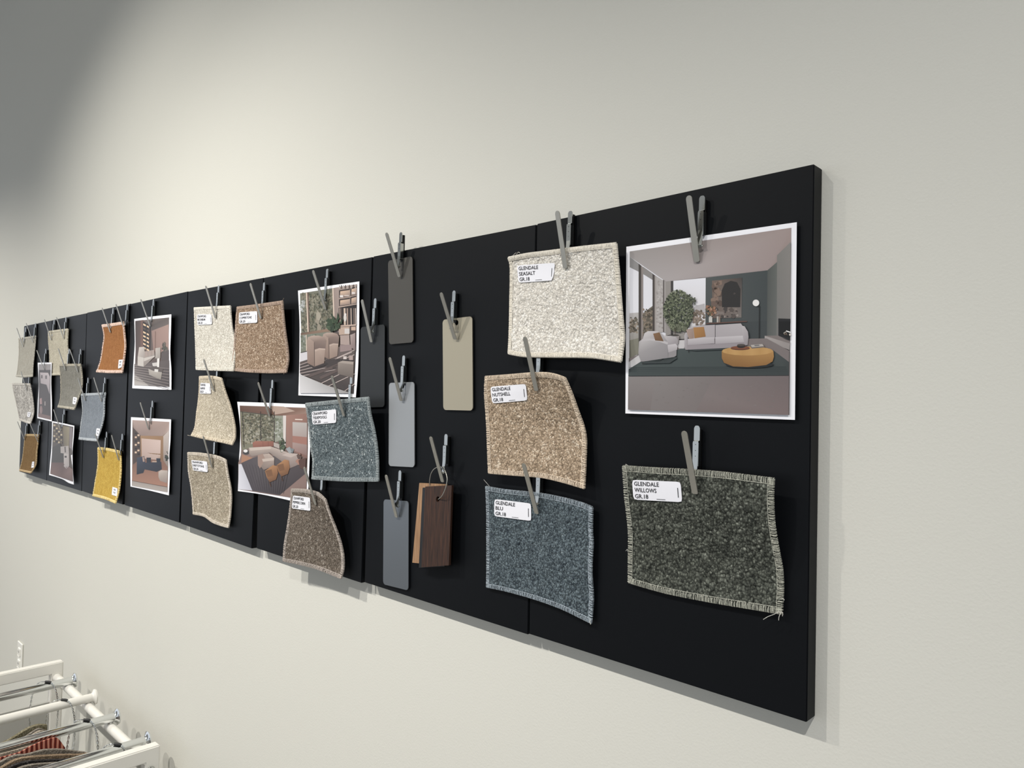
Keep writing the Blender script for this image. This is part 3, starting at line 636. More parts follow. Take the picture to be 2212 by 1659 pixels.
for (a, b, c, d) in ((1400,372,1528,462),(1535,345,1608,440),(1400,480,1528,560),(1535,455,1606,545)):
    p.poly([(a,b),(c,b-20),(c,d-15),(a,d)], (58,46,42)); p.poly([(a+14,b+12),(c,b-4),(c,d-20),(a+10,d-6)], [(226,188,158),(200,170,150),(140,120,112),(150,128,118)])
p.line(1395, 472, 1608, 432, 9, (170,146,134)); p.line(1395, 574, 1608, 536, 9, (200,172,156))
p.q(1410, 430, 1450, 456, (226,216,212)); p.q(1552, 392, 1592, 416, (222,210,206)); p.q(1462, 428, 1520, 442, (206,188,180))
for i in range(9): p.line(1405 + i * 24, 352, 1405 + i * 24, 310 + i * -1, 8, (70,58,54) if i % 2 else (206,196,190))
p.poly([(1398,580),(1608,542),(1604,778),(1398,790)], (44,36,34))
for x, wd, c in ((1412,10,(186,160,144)),(1432,6,(120,96,84)),(1468,22,(206,180,162)),(1500,14,(170,142,128)),(1520,8,(90,72,64)),(1545,12,(190,166,150)),(1580,10,(150,126,112)),(1600,8,(220,200,190))): p.line(x, 585, x + 4, 785, wd, c)
p.ell(1474, 700, 18, 48, (212,204,198)); p.ell(1478, 660, 12, 16, (226,218,214))
p.line(1398, 800, 1603, 785, 14, (206,176,158)); p.poly([(1400,815),(1525,805),(1525,900),(1405,905)], (188,160,142)); p.q(1470, 828, 1528, 890, (206,198,196)); p.q(1535, 800, 1602, 890, (70,54,50)); p.q(1548, 806, 1602, 850, (200,166,144))
p.poly([(945,882),(1260,835),(1320,850),(1300,866),(945,908)], [(96,70,56),(150,120,98),(150,120,98),(140,112,92),(120,92,74)])
p.poly([(945,908),(1330,860),(1320,980),(945,1120)], (118,122,106)); p.blobs(60, 1060, 980, 110, 80, 16, [(96,104,84),(136,138,120),(120,128,116),(150,156,148)], 24, 'box')
p.line(1012, 905, 1016, 1100, 10, (210,188,170)); p.line(940, 1118, 1020, 1098, 6, (60,50,44))
p.poly([(938,1124),(1040,1100),(1100,1190),(936,1230)], (206,202,208))
p.poly([(936,1228),(1100,1175),(1420,1040),(1598,1080),(1572,1605),(1560,1600),(936,1368)], [(88,74,70),(80,68,64),(110,94,90),(92,80,76),(62,52,50),(60,52,50),(82,70,66)])
for i in range(9):
    y = 1262 + i * 17; p.line(938, y, 1215 + i * 22, y - 100 + i * 2, 7, (178,160,156) if i % 2 == 0 else (48,40,38))
for (a, b, c, d) in ((1195,1482,1470,1345),(1270,1520,1590,1370),(1440,1600,1590,1490),(1290,1225,1560,1110),(1320,1255,1590,1140),(1380,1180,1590,1085)): p.line(a, b, c, d, 8, (190,172,166))
for (a, b, c, d) in ((1180,1420,1400,1320),(1240,1300,1420,1235),(1050,1395,1330,1290)): p.line(a, b, c, d, 34, (92,76,72))
p.poly([(936,1372),(1240,1500),(1560,1602),(936,1600)], [(196,194,196),(170,168,168),(150,146,146),(214,212,216)])
p.poly([(1420,910),(1530,905),(1535,1025),(1425,1020)], (172,150,142)); p.poly([(1420,1025),(1560,1020),(1560,1090),(1420,1110)], (150,128,126)); p.poly([(1540,905),(1602,880),(1602,1090),(1545,1050)], [(178,158,152),(160,138,134),(130,110,108),(146,124,122)])
def barrel(dx, dy, s2=1.0):
    f = lambda L: [(dx + x * s2, dy + y * s2) for x, y in L]
    p.poly(f([(0,60),(12,20),(60,2),(140,0),(205,18),(232,60),(222,170),(205,330),(90,372),(8,330)]), [(150,126,112),(176,152,138),(184,160,146),(178,154,140),(160,136,124),(140,118,106),(130,108,98),(120,98,88),(132,108,96),(136,112,100)])
    p.poly(f([(14,28),(60,6),(140,4),(205,22),(228,58),(218,160),(92,170),(88,80)]), [(170,146,132),(180,156,142),(176,152,138),(158,134,122),(140,118,108),(116,96,88),(110,90,82),(128,106,96)])
    p.poly(f([(0,58),(14,26),(88,78),(92,370),(6,330)]), [(164,140,126),(176,152,138),(160,136,122),(128,104,92),(140,114,102)])
    p.line(dx + 88*s2, dy + 80*s2, dx + 92*s2, dy + 368*s2, 6, (84,66,58))
    p.poly(f([(95,168),(150,150),(222,156),(206,328),(98,366)]), [(172,148,134),(178,154,140),(168,144,130),(144,120,108),(150,126,112)]); p.poly(f([(95,168),(150,150),(222,156),(218,172),(150,170),(98,192)]), (186,162,148))
p.poly([(1240,1200),(1420,1190),(1420,1230),(1260,1300)], (66,56,54))
barrel(1210, 876, 0.86); p.poly([(1020,1240),(1110,1282),(1255,1235),(1280,1255),(1110,1310)], (56,46,44)); barrel(1024, 912)
p.poly([(1395,1235),(1450,1212),(1582,1225),(1580,1420),(1395,1372)], [(150,136,126),(146,132,124),(140,126,118),(104,92,86),(112,100,92)]); p.poly([(1395,1235),(1450,1212),(1582,1225),(1580,1258)], (164,150,140))
p.poly([(1372,1190),(1580,1200),(1580,1216),(1380,1210)], (60,50,48)); p.q(1460, 1160, 1500, 1195, (206,192,188)); p.q(1530, 1150, 1576, 1205, (172,150,144))
p.blobs(70, 1335, 790, 70, 70, 20, [(56,74,48),(40,54,36),(84,100,72),(66,84,56)], 25, None, 0.8)
for a in ((1340,790,1255,740,1300,700),(1340,780,1300,640,1345,690),(1345,780,1390,630,1400,700),(1345,790,1455,700,1430,760),(1340,800,1260,800,1290,760),(1345,800,1420,830,1400,780)): p.poly([(a[0],a[1]),(a[4]-16,a[5]),(a[2],a[3]),(a[4]+16,a[5]+10)], (50,70,44))
p.build(t)
# --- sectional sofa print, behind the teal and brown swatches
sh, t = print_sheet('print of a corner sectional sofa and wooden chairs, partly behind two swatches', [(512.5,868),(590,870.5),(671,873.5)], [(671,873.5),(669.5,966),(667,1030),(664.5,1091)], [(514,1060.7),(560,1067),(600,1075),(624,1080.7),(664.5,1091)], [(512.5,868),(519,930),(516,1000),(514,1060.7)], cap=0.02)
p = Pic(sh, lambda x, y: (480 + x / 3.605, 800 + y / 3.605), 0.84, 40)
p.poly([(137,274),(668,292),(668,600),(655,1010),(540,975),(128,925),(148,620)], (122,100,92))
p.poly([(137,274),(668,292),(660,340),(498,352),(410,350),(140,318)], [(112,78,62),(140,104,88),(160,128,112),(140,104,88),(120,84,68),(104,70,56)]); p.poly([(370,276),(480,282),(568,318),(500,330),(410,345)], (186,158,142))
p.poly([(142,318),(410,350),(405,556),(155,622)], (124,122,100)); p.blobs(700, 278, 460, 120, 115, 8, [(88,88,66),(134,126,100),(152,146,124),(106,98,76),(160,156,140),(78,76,58)], 31, 'box')
for x0, x1 in ((160,172),(300,304),(406,408)): p.line(x0, 320, x1, 600, 5, (54,46,42))
p.line(142, 322, 410, 352, 4, (54,46,42)); p.poly([(412,352),(476,354),(476,540),(412,560)], (150,152,136)); p.blobs(40, 445, 460, 28, 80, 10, [(110,116,94),(176,178,168),(130,134,112)], 32, 'box')
p.poly([(476,352),(500,352),(496,600),(478,606)], (216,206,202)); p.poly([(500,350),(664,336),(664,690),(500,600)], [(168,122,106),(150,106,92),(130,92,82),(150,110,98)])
p.poly([(550,402),(662,408),(662,664),(550,622)], [(188,180,176),(182,174,170),(140,106,100),(160,126,118)]); p.poly([(550,510),(662,520),(662,580),(550,560)], (166,112,98)); p.line(570, 382, 628, 384, 8, (232,214,200))
p.poly([(150,650),(300,640),(600,700),(662,760),(655,1010),(128,925),(128,720)], (140,112,104)); p.poly([(130,730),(160,730),(240,936),(128,925)], [(206,206,216),(200,200,210),(190,190,204),(220,220,232)])
p.poly([(158,655),(240,682),(200,712),(150,722)], (174,122,92)); p.ell(190, 640, 26, 18, (60,56,56)); p.ell(185, 628, 16, 12, (230,226,226))
p.poly([(150,722),(240,682),(330,650),(620,720),(655,800),(450,972),(238,938)], [(80,72,76),(84,76,80),(92,84,86),(80,70,72),(72,62,64),(62,54,58),(76,68,74)])
for i in range(16): p.line(165 + i * 24, 750 + i * 2 - 20, 240 + i * 16, 930 + i * 2, 2.0, (58,50,56))
p.poly([(240,565),(262,550),(405,552),(402,592),(245,604)], [(160,96,76),(166,104,84),(150,90,72),(136,80,64),(140,84,68)]); p.line(320,552,322,600,2,(110,64,52)); p.line(364,552,364,598,2,(110,64,52)); p.poly([(405,560),(450,575),(450,610),(405,592)], (176,164,156))
p.poly([(212,602),(380,592),(470,622),(530,645),(592,650),(598,735),(535,762),(462,705),(375,642),(240,672),(214,650)], [(184,166,154),(190,172,160),(186,168,158),(180,162,154),(176,158,150),(140,122,116),(132,114,108),(134,118,112),(146,130,122),(136,120,112),(150,134,126)])
p.poly([(212,602),(380,592),(385,612),(225,626)], (196,180,168)); p.poly([(470,660),(520,640),(592,655),(540,678)], (190,172,164)); p.poly([(500,610),(530,595),(560,625),(530,650)], (150,156,160)); p.poly([(530,600),(565,615),(550,650)], (120,128,132))
p.blobs(50, 470, 580, 22, 50, 8, [(66,80,54),(90,104,76),(50,60,42)], 33); p.q(462, 618, 480, 634, (196,186,180))
p.poly([(282,660),(370,646),(410,682),(410,742),(330,776),(282,726)], [(180,160,148),(186,166,154),(176,156,144),(140,122,114),(130,112,104),(140,122,112)]); p.poly([(282,660),(320,648),(340,690),(300,765),(284,740)], (160,130,116)); p.poly([(315,690),(410,680),(410,700),(322,712)], (194,176,164))
for dx, dy in ((0, 0), (92, -44)):
    p.poly([(338+dx,782+dy),(400+dx,738+dy),(432+dx,745+dy),(440+dx,800+dy),(425+dx,850+dy),(375+dx,872+dy),(350+dx,830+dy)], [(172,118,72),(180,124,76),(166,112,68),(140,92,54),(120,78,46),(110,70,42),(150,100,60)]); p.line(372+dx, 868+dy, 384+dx, 905+dy, 6, (90,58,36)); p.poly([(340+dx,782+dy),(390+dx,770+dy),(400+dx,820+dy),(360+dx,830+dy)], (128,84,50))
p.blobs(16, 605, 690, 20, 44, 12, [(96,72,62),(170,120,100),(60,46,42)], 34); p.poly([(600,700),(660,680),(655,780),(610,760)], (92,60,50))
p.build(t)
# --- upper print on the fourth panel from the left
sh, t = print_sheet('narrow looking print of a lounge with lit shelves, above the blue sofa print', [(290,689),(330,683.5),(369.9,679)], [(369.9,679),(369,720),(367.5,760),(370,800),(369.9,842)], [(285.6,838.7),(330,841),(369.9,842)], [(290,689),(291,740),(288,790),(285.6,838.7)], cap=0.04)
p = Pic(sh, lambda x, y: (250 + x / 5.53, 600 + y / 5.53), 0.8, 45)
p.poly([(234,516),(638,474),(632,800),(642,1304),(224,1284),(240,800)], (100,82,74))
p.poly([(234,516),(332,504),(332,850),(240,1020)], [(70,54,48),(96,74,66),(110,82,70),(80,60,52)]); p.poly([(300,510),(345,505),(345,840),(300,850)], (120,84,70))
p.poly([(330,506),(638,474),(636,556),(430,634),(420,580)], [(128,114,108),(100,88,82),(110,98,92),(96,82,76),(90,78,72)]); p.poly([(430,634),(634,556),(634,900),(450,880)], [(160,126,114),(176,142,130),(166,132,122),(150,118,108)])
p.poly([(325,520),(420,580),(415,870),(330,830)], (38,32,30))
for i in range(7):
    for j in range(2): p.poly([(330+j*42,545+i*46+j*22),(362+j*42,562+i*46+j*22),(360+j*42,582+i*46+j*22),(330+j*42,566+i*46+j*22)], (238,200,156) if i != 1 else (90,70,58))
p.line(402, 560, 400, 860, 5, (140,110,96)); p.poly([(470,640),(480,640),(478,860),(468,860)], (140,108,96))
p.blobs(26, 585, 870, 26, 80, 16, [(82,80,66),(64,60,52),(108,98,88)], 41, None, 1.6); p.poly([(545,900),(636,860),(636,1010),(550,1030)], (90,78,74))
p.poly([(226,1030),(640,985),(642,1304),(224,1284)], [(110,98,94),(96,84,80),(84,72,70),(150,142,138)]); p.poly([(224,1150),(400,1290),(224,1284)], (186,178,172))
for i in range(15): p.line(226, 1045 + i * 13, 640, 1085 + i * 18, 4, (54,44,42) if i % 2 else (156,142,136))
p.poly([(268,940),(284,830),(346,826),(350,880),(465,862),(472,940),(340,1065),(266,1050)], [(196,184,176),(214,204,196),(206,196,188),(176,164,156),(190,178,170),(160,148,140),(150,138,130),(176,164,156)]); p.poly([(350,880),(465,865),(468,910),(352,950)], (172,152,142)); p.line(390,875,392,945,3,(130,112,104)); p.line(430,868,432,935,3,(130,112,104)); p.poly([(340,960),(470,930),(472,945),(342,1000)], (206,196,188)); p.poly([(268,940),(338,955),(338,1062),(266,1048)], (206,198,190))
p.poly([(480,842),(540,832),(538,960),(478,965)], [(196,186,178),(180,170,162),(160,150,142),(176,166,158)]); p.poly([(440,1020),(500,1010),(500,1055),(450,1060)], (214,208,204))
p.poly([(395,1085),(455,1055),(572,1092),(545,1180),(400,1150)], (96,84,78)); p.poly([(395,1085),(450,1110),(560,1130),(545,1218),(405,1160)], [(176,168,158),(186,178,168),(170,160,150),(150,142,132),(160,150,142)]); p.poly([(470,1090),(515,1095),(510,1128),(468,1122)], (226,222,218)); p.poly([(500,965),(530,960),(524,1068),(500,1066)], (238,234,230))
p.build(t)
# --- lower print, blue sofa
sh, t = print_sheet('print of a blue sofa in front of a wood framed wall, below another print', [(283,901),(325,903.5),(369.4,906)], [(369.4,906),(368,950),(365.5,985),(367,1020),(364.5,1070)], [(281.8,1051),(320,1059),(364.5,1070)], [(283,901),(281.5,975),(281.8,1051)], cap=0.04)
p = Pic(sh, lambda x, y: (250 + x / 4.147, 850 + y / 4.147), 0.8, 35)
p.poly([(150,238),(480,254),(470,560),(465,885),(147,826)], (140,112,96))
p.poly([(150,238),(480,254),(478,330),(420,380),(225,378),(165,320)], [(186,158,148),(176,148,136),(196,168,158),(166,140,130),(150,126,118),(150,126,118)])
p.poly([(152,300),(225,378),(228,575),(155,640)], (80,58,50))
for i in range(6):
    for j in range(2): p.q(172 + j * 24, 350 + i * 34 + j * 16, 190 + j * 24, 366 + i * 34 + j * 16, (226,190,160) if (i + j) % 2 else (40,30,28))
p.poly([(222,378),(428,382),(428,604),(225,580)], [(170,128,86),(160,118,78),(140,102,66),(150,110,72)]); p.poly([(232,402),(405,418),(400,604),(236,590)], [(206,176,164),(216,188,178),(196,168,156),(190,160,148)])
p.poly([(428,382),(478,330),(470,700),(428,640)], [(196,180,170),(206,190,182),(150,134,124),(140,122,112)]); p.blobs(14, 460, 560, 12, 40, 9, [(56,66,50),(40,46,38)], 51)
p.poly([(153,640),(228,580),(430,600),(468,660),(466,835),(148,782)], [(140,96,76),(130,90,72),(150,106,84),(150,104,84),(176,122,98),(170,120,96)])
p.poly([(148,780),(466,836),(465,885),(147,826)], [(170,158,150),(160,148,140),(176,164,156),(186,174,166)]); p.line(150, 782, 464, 838, 4, (90,60,50))
p.poly([(192,575),(258,560),(268,620),(410,612),(416,680),(370,702),(262,680),(250,712),(190,726)], [(60,68,90),(54,62,84),(46,52,72),(44,50,68),(38,42,58),(36,40,54),(40,46,62),(36,40,54),(34,38,50)])
p.poly([(278,574),(318,574),(318,618),(280,620)], (36,42,56)); p.poly([(366,580),(402,580),(402,616),(368,618)], (40,46,60)); p.poly([(240,568),(256,566),(262,610),(246,612)], (176,146,132)); p.q(330, 604, 370, 616, (190,160,140))
p.poly([(386,700),(410,686),(468,690),(462,802),(400,782),(386,750)], [(196,180,170),(206,190,180),(190,174,164),(150,134,126),(160,144,134),(176,160,150)])
p.build(t)
# --- wavy print on the far left
sh, t = print_sheet('wavy print of white armchairs by a lit shelf, overlapping the tall narrow print', [(112.5,909.6),(138,914.5),(160.4,919.6)], [(160.4,919.6),(159,945),(156.5,975),(157,1010),(159.2,1046.7)], [(106,1026),(120,1030),(136,1035.5),(148,1043),(159.2,1046.7)], [(112.5,909.6),(111.5,960),(108,1000),(106,1026)], d0=0.009, cap=0.05)
p = Pic(sh, lambda x, y: (x / 5.53, 840 + y / 5.53), 0.8, 45)
p.poly([(634,402),(876,454),(862,700),(868,900),(872,1108),(735,1060),(602,1014),(622,760)], (92,82,74))
for i in range(7):
    for j in range(4): p.q(640 + j * 28, 425 + i * 32 + j * 6, 662 + j * 28, 444 + i * 32 + j * 6, [(206,186,150),(110,92,70),(150,136,108),(60,52,46)][(i * 3 + j) % 4])
p.poly([(752,440),(832,456),(826,720),(765,690)], [(130,116,92),(156,144,112),(140,128,102),(110,98,80)]); p.poly([(832,456),(872,466),(862,720),(830,700)], (136,124,126))
p.poly([(630,700),(720,650),(770,760),(765,900),(618,880)], (72,68,62)); p.poly([(726,690),(822,680),(830,780),(728,766)], (176,166,162)); p.line(780,690,784,760,14,(90,80,76))
p.poly([(616,880),(765,880),(870,960),(872,1108),(735,1060),(602,1014)], [(110,84,78),(100,76,72),(140,112,106),(120,98,94),(116,90,84),(130,100,92)])
p.poly([(765,772),(828,778),(832,920),(796,955),(766,925)], [(196,186,182),(186,176,172),(170,160,158),(160,150,148),(180,170,168)]); p.q(775, 800, 800, 822, (70,62,60))
p.build(t)
# --- tall narrow print above it
sh, t = print_sheet('tall narrow looking print of a white sofa seen from above, top left area', [(81.4,783.5),(96,783.2),(111.8,783)], [(111.8,783),(110.5,825),(112,870),(111.8,910.5)], [(80.5,903.3),(96,907),(111.8,910.5)], [(81.4,783.5),(83.5,830),(81.5,870),(80.5,903.3)], d0=0.0045, cap=0.03)
p = Pic(sh, lambda x, y: (x / 6.6367, 620 + y / 6.6367), 0.8, 45)
p.poly([(556,1108),(728,1104),(722,1500),(730,1905),(548,1862),(558,1500)], (84,76,76)); p.poly([(556,1108),(728,1104),(726,1188),(560,1190)], (160,152,152))
p.poly([(575,1225),(690,1230),(718,1290),(712,1540),(668,1400),(584,1380)], [(196,182,186),(206,192,196),(196,182,186),(170,156,160),(186,172,176),(180,166,170)]); p.q(590, 1262, 612, 1310, (110,100,100)); p.q(650, 1268, 674, 1318, (110,100,100))
p.poly([(570,1600),(600,1590),(604,1680),(572,1680)], (176,140,140)); p.ell(590, 1760, 20, 60, (150,124,122)); p.q(640, 1640, 654, 1700, (170,160,158)); p.poly([(548,1806),(730,1850),(730,1905),(548,1862)], (130,104,100))
p.build(t)

# ------------------------------------------------------------------ metal chips
def chip(label, c, col, d=0.0042, rad=0.0065, thick=0.0016, rough=0.38, metal=0.55, hole=None, spec=0.5, tw=0.0, name='metal_chip', m=None, ds=None, cat='sample chip', grp='metal finish chips', hr=0.0045):
    P = [U(x, y, (ds[i] if ds else d)) for i, (x, y) in enumerate(c)]; o = sum(P, Vector()) / 4
    w_ = ((P[1] - P[0]).length + (P[2] - P[3]).length) / 2; h_ = ((P[3] - P[0]).length + (P[2] - P[1]).length) / 2
    def S(u, v): return (P[0] * (1 - u) + P[1] * u) * (1 - v) + (P[3] * (1 - u) + P[2] * u) * v
    nn = (P[1] - P[0]).cross(P[3] - P[0]).normalized(); nn = nn if nn.y < 0 else -nn
    out = []
    for (cx, cy, a0) in ((rad, rad, 180), (w_ - rad, rad, 270), (w_ - rad, h_ - rad, 0), (rad, h_ - rad, 90)):
        for k in range(7):
            a = math.radians(a0 + 15 * k); out.append(((cx + rad * math.cos(a)) / w_, (cy + rad * math.sin(a)) / h_))
    bm = bmesh.new(); loops = [out]
    if hole: loops.append([(hole[0] + hr * math.cos(k * math.pi / 8) / w_, hole[1] + hr * math.sin(k * math.pi / 8) / h_) for k in range(16)])
    es = []
    for L in loops:
        vv = [bm.verts.new(S(u, v) - o) for u, v in L]
        es += [bm.edges.new((vv[i], vv[(i + 1) % len(vv)])) for i in range(len(vv))]
    bmesh.ops.triangle_fill(bm, use_beauty=True, edges=es)
    g = bmesh.ops.extrude_face_region(bm, geom=list(bm.faces))
    for v in [x for x in g['geom'] if isinstance(x, bmesh.types.BMVert)]: v.co += -nn * thick
    be = [e for e in bm.edges if len(e.link_faces) == 2 and e.calc_face_angle(0) > 1.2]
    bmesh.ops.recalc_face_normals(bm, faces=bm.faces)
    bmesh.ops.bevel(bm, geom=be, offset=min(0.0004, thick * 0.3), segments=2, affect='EDGES')
    if m is None:
        m = mat('finish_' + str(len(MATS)), col, rough, metal, 1.0, spec); noisebump(m, 2500, 0.08, 0.0002, 1)
    return tag(from_bm(name, bm, m, None, o), label, cat, grp)
chip('dark bronze grey chip, highest of the metal chips', [(838.2,563.4),(890.7,553.6),(892.6,739.5),(840.5,743.9)], (70,68,64), rough=0.5, metal=0.3)
chip('near black chip left of the other metal chips', [(779,707),(831,700.5),(830.3,879),(778,880.5)], (33,36,38), rough=0.5, metal=0.2)
chip('light silver grey chip between the bronze grey and slate chips', [(840.2,827.2),(894.7,825),(895.2,1009.3),(839.5,1006.6)], (152,155,158), rough=0.42, metal=0.4, hole=(0.55, 0.045))
chip('champagne beige metal chip standing apart on the right', [(956,690.7),(1019.8,683),(1021.2,887),(957.5,885.5)], (164,157,139), rough=0.45, metal=0.4, hole=(0.48, 0.05))
chip('slate grey satin chip, lowest of the metal chips', [(828.6,1078.5),(882.5,1082.7),(881.8,1275.6),(827.5,1262)], (122,127,132), rough=0.33, metal=0.7, hole=(0.52, 0.05))
def wood(name, c1, c2, sc=90):
    m = mat(name, c1, 0.55, 0, 1.0, 0.4); t = m.node_tree; b = t.nodes['Principled BSDF']
    tcn = t.nodes.new('ShaderNodeTexCoord'); mpn = t.nodes.new('ShaderNodeMapping'); mpn.inputs['Scale'].default_value = (1, 1, 0.06)
    n = t.nodes.new('ShaderNodeTexNoise'); n.inputs['Scale'].default_value = sc * 5; n.inputs['Detail'].default_value = 5
    t.links.new(tcn.outputs['Object'], mpn.inputs[0]); t.links.new(mpn.outputs[0], n.inputs['Vector'])
    r = t.nodes.new('ShaderNodeValToRGB'); r.color_ramp.elements[0].position = 0.35; r.color_ramp.elements[1].position = 0.68
    r.color_ramp.elements[0].color = (*lin(c1), 1); r.color_ramp.elements[1].color = (*lin(c2), 1)
    t.links.new(n.outputs['Fac'], r.inputs[0]); t.links.new(r.outputs[0], b.inputs['Base Color'])
    bp = t.nodes.new('ShaderNodeBump'); bp.inputs['Strength'].default_value = 0.5; bp.inputs['Distance'].default_value = 0.0006
    t.links.new(n.outputs['Fac'], bp.inputs['Height']); t.links.new(bp.outputs[0], b.inputs['Normal']); return m
wd1 = wood('wood_walnut', (36, 21, 14), (66, 41, 28)); wd2 = wood('wood_oak', (132, 100, 72), (166, 132, 100))
chip('light oak wood chip at the back of the ring of samples', [(905.8,1043.3),(963,1046),(955,1222),(890.6,1215.4)], None, rad=0.0004, thick=0.004, m=wd2, ds=(0.006, 0.006, 0.009, 0.009), name='wood_chip', grp='wood sample chips', hole=(0.66, 0.20), cat='sample chip')
chip('thin black chip between the oak and walnut samples', [(912.8,1053.5),(966,1051),(960,1224),(904.5,1226.4)], (20,20,21), rad=0.0006, thick=0.004, ds=(0.0125, 0.0125, 0.0145, 0.0145), name='wood_chip', grp='wood sample chips', hole=(0.52, 0.16), metal=0, rough=0.4)
chip('dark walnut wood chip at the front of the ring of samples', [(918.7,1051),(975.7,1048.4),(969.4,1221.3),(910.4,1225.6)], None, rad=0.0004, thick=0.004, m=wd1, ds=(0.018, 0.018, 0.020, 0.020), name='wood_chip', grp='wood sample chips', hole=(0.505, 0.165))
steel = mat('steel_brushed', (172, 170, 162), 0.38, 0.65); chrome = mat('chrome', (184, 186, 183), 0.2, 1.0); dark_steel = mat('steel_dark', (40, 40, 40), 0.3, 0.8)
rp = [(947,1078.5,.0185),(955,1071,.026),(963,1053,.028),(966,1034,.026),(962,1018,.022),(954.5,1009,.017),(946,1009,.014),(937,1014,.012),(931,1024,.010),(928,1040,.008),(930,1056,.005),(938,1072,.0045)]
rpt = [U(x, y, d) for x, y, d in rp]; ro = rpt[5]
t = thing('key_ring', 'thin wire ring carrying the wood sample chips', 'ring', ro)
pts = catmull([q - ro for q in rpt], 60)
bm = bmesh.new(); add_tube(bm, pts, 0.00075, 8); from_bm('wire', bm, steel, t, None, True)
bm = bmesh.new(); add_tube(bm, [U(955,1009.5,.017) - ro, U(960.5,1016,.0205) - ro], 0.0019, 12); from_bm('ring_lock', bm, chrome, t, None, True)

# ------------------------------------------------------------------ spring clips
def strip(bm, L, wdt, th, z0=0.0, rt=None, rb=None):
    rt = rt or wdt / 2 * 0.98; rb = rb or wdt * 0.22; out = []
    for (cx, cz, r, a0) in ((wdt/2-rb, rb, rb, -90), (wdt/2-rt, L-rt, rt, 0), (-wdt/2+rt, L-rt, rt, 90), (-wdt/2+rb, rb, rb, 180)):
        for k in range(8):
            a = math.radians(a0 + 90 * k / 7); out.append((cx + r * math.cos(a), cz + r * math.sin(a)))
    f = [bm.verts.new((x, -th, z + z0)) for x, z in out]; b = [bm.verts.new((x, 0, z + z0)) for x, z in out]
    bm.faces.new(f[::-1]); bm.faces.new(b)
    for i in range(len(f)): bm.faces.new((f[i], f[(i+1) % len(f)], b[(i+1) % len(b)], b[i]))
    bmesh.ops.bevel(bm, geom=[e for e in bm.edges if abs(e.verts[0].co.y - e.verts[1].co.y) < 1e-6], offset=0.00035, segments=2, affect='EDGES')
CLIPG = 'spring clips holding the samples'
proto = thing('spring_clip', '', 'clip', (0, 0, 0), CLIPG)
bm = bmesh.new(); strip(bm, 0.080, 0.0078, 0.0013); lever = from_bm('lever', bm, steel, proto)
# body stands on the board: local y=0 is the board's face
bm = bmesh.new(); add_box(bm, (-0.0034, -0.0045, 0.030), (0.0034, -0.0002, 0.0785), 0.0008); body = from_bm('magnet_base', bm, dark_steel, proto)
bm = bmesh.new()
prof = [(-0.0078, 0.0815), (-0.0080, 0.0650), (-0.0104, 0.0640), (-0.0108, 0.0400), (-0.0117, 0.0290), (-0.0124, 0.0215), (-0.0112, 0.0185)]
wds = [0.0040, 0.0078, 0.0070, 0.0068, 0.0064, 0.0056, 0.0040]
prof = [(-0.0078, 0.0828), (-0.0078, 0.0815), (-0.0078, 0.0795)] + prof[1:]; wds = [0.0034, 0.0062, 0.0078, 0.0078] + wds[2:]
rows = []
for (y, z), wv in zip(prof, wds):
    rows.append([bm.verts.new((sx * wv / 2, y + dy, z)) for sx, dy in ((-1, 0), (1, 0), (1, 0.0011), (-1, 0.0011))])
for a, b in zip(rows, rows[1:]):
    for k in range(4): bm.faces.new((a[k], a[(k+1) % 4], b[(k+1) % 4], b[k]))
bm.faces.new(rows[0][::-1]); bm.faces.new(rows[-1])
for sx in (-1, 1): add_box(bm, (sx*0.0036-0.0003, -0.0104, 0.034), (sx*0.0036+0.0003, -0.0035, 0.0625))
arm = from_bm('spring_arm', bm, chrome, proto)
bm = bmesh.new()
for z in (0.0600, 0.0530, 0.0460): bmesh.ops.create_uvsphere(bm, u_segments=8, v_segments=6, radius=0.0005, matrix=Matrix.Translation((0, -0.0106, z)))
dim = from_bm('dimple', bm, dark_steel, arm)
bm = bmesh.new(); add_tube(bm, [(-0.0042, -0.0108, 0.0205), (0.0042, -0.0108, 0.0205)], 0.0011, 10); pin = from_bm('pivot_pin', bm, chrome, proto, None, True)
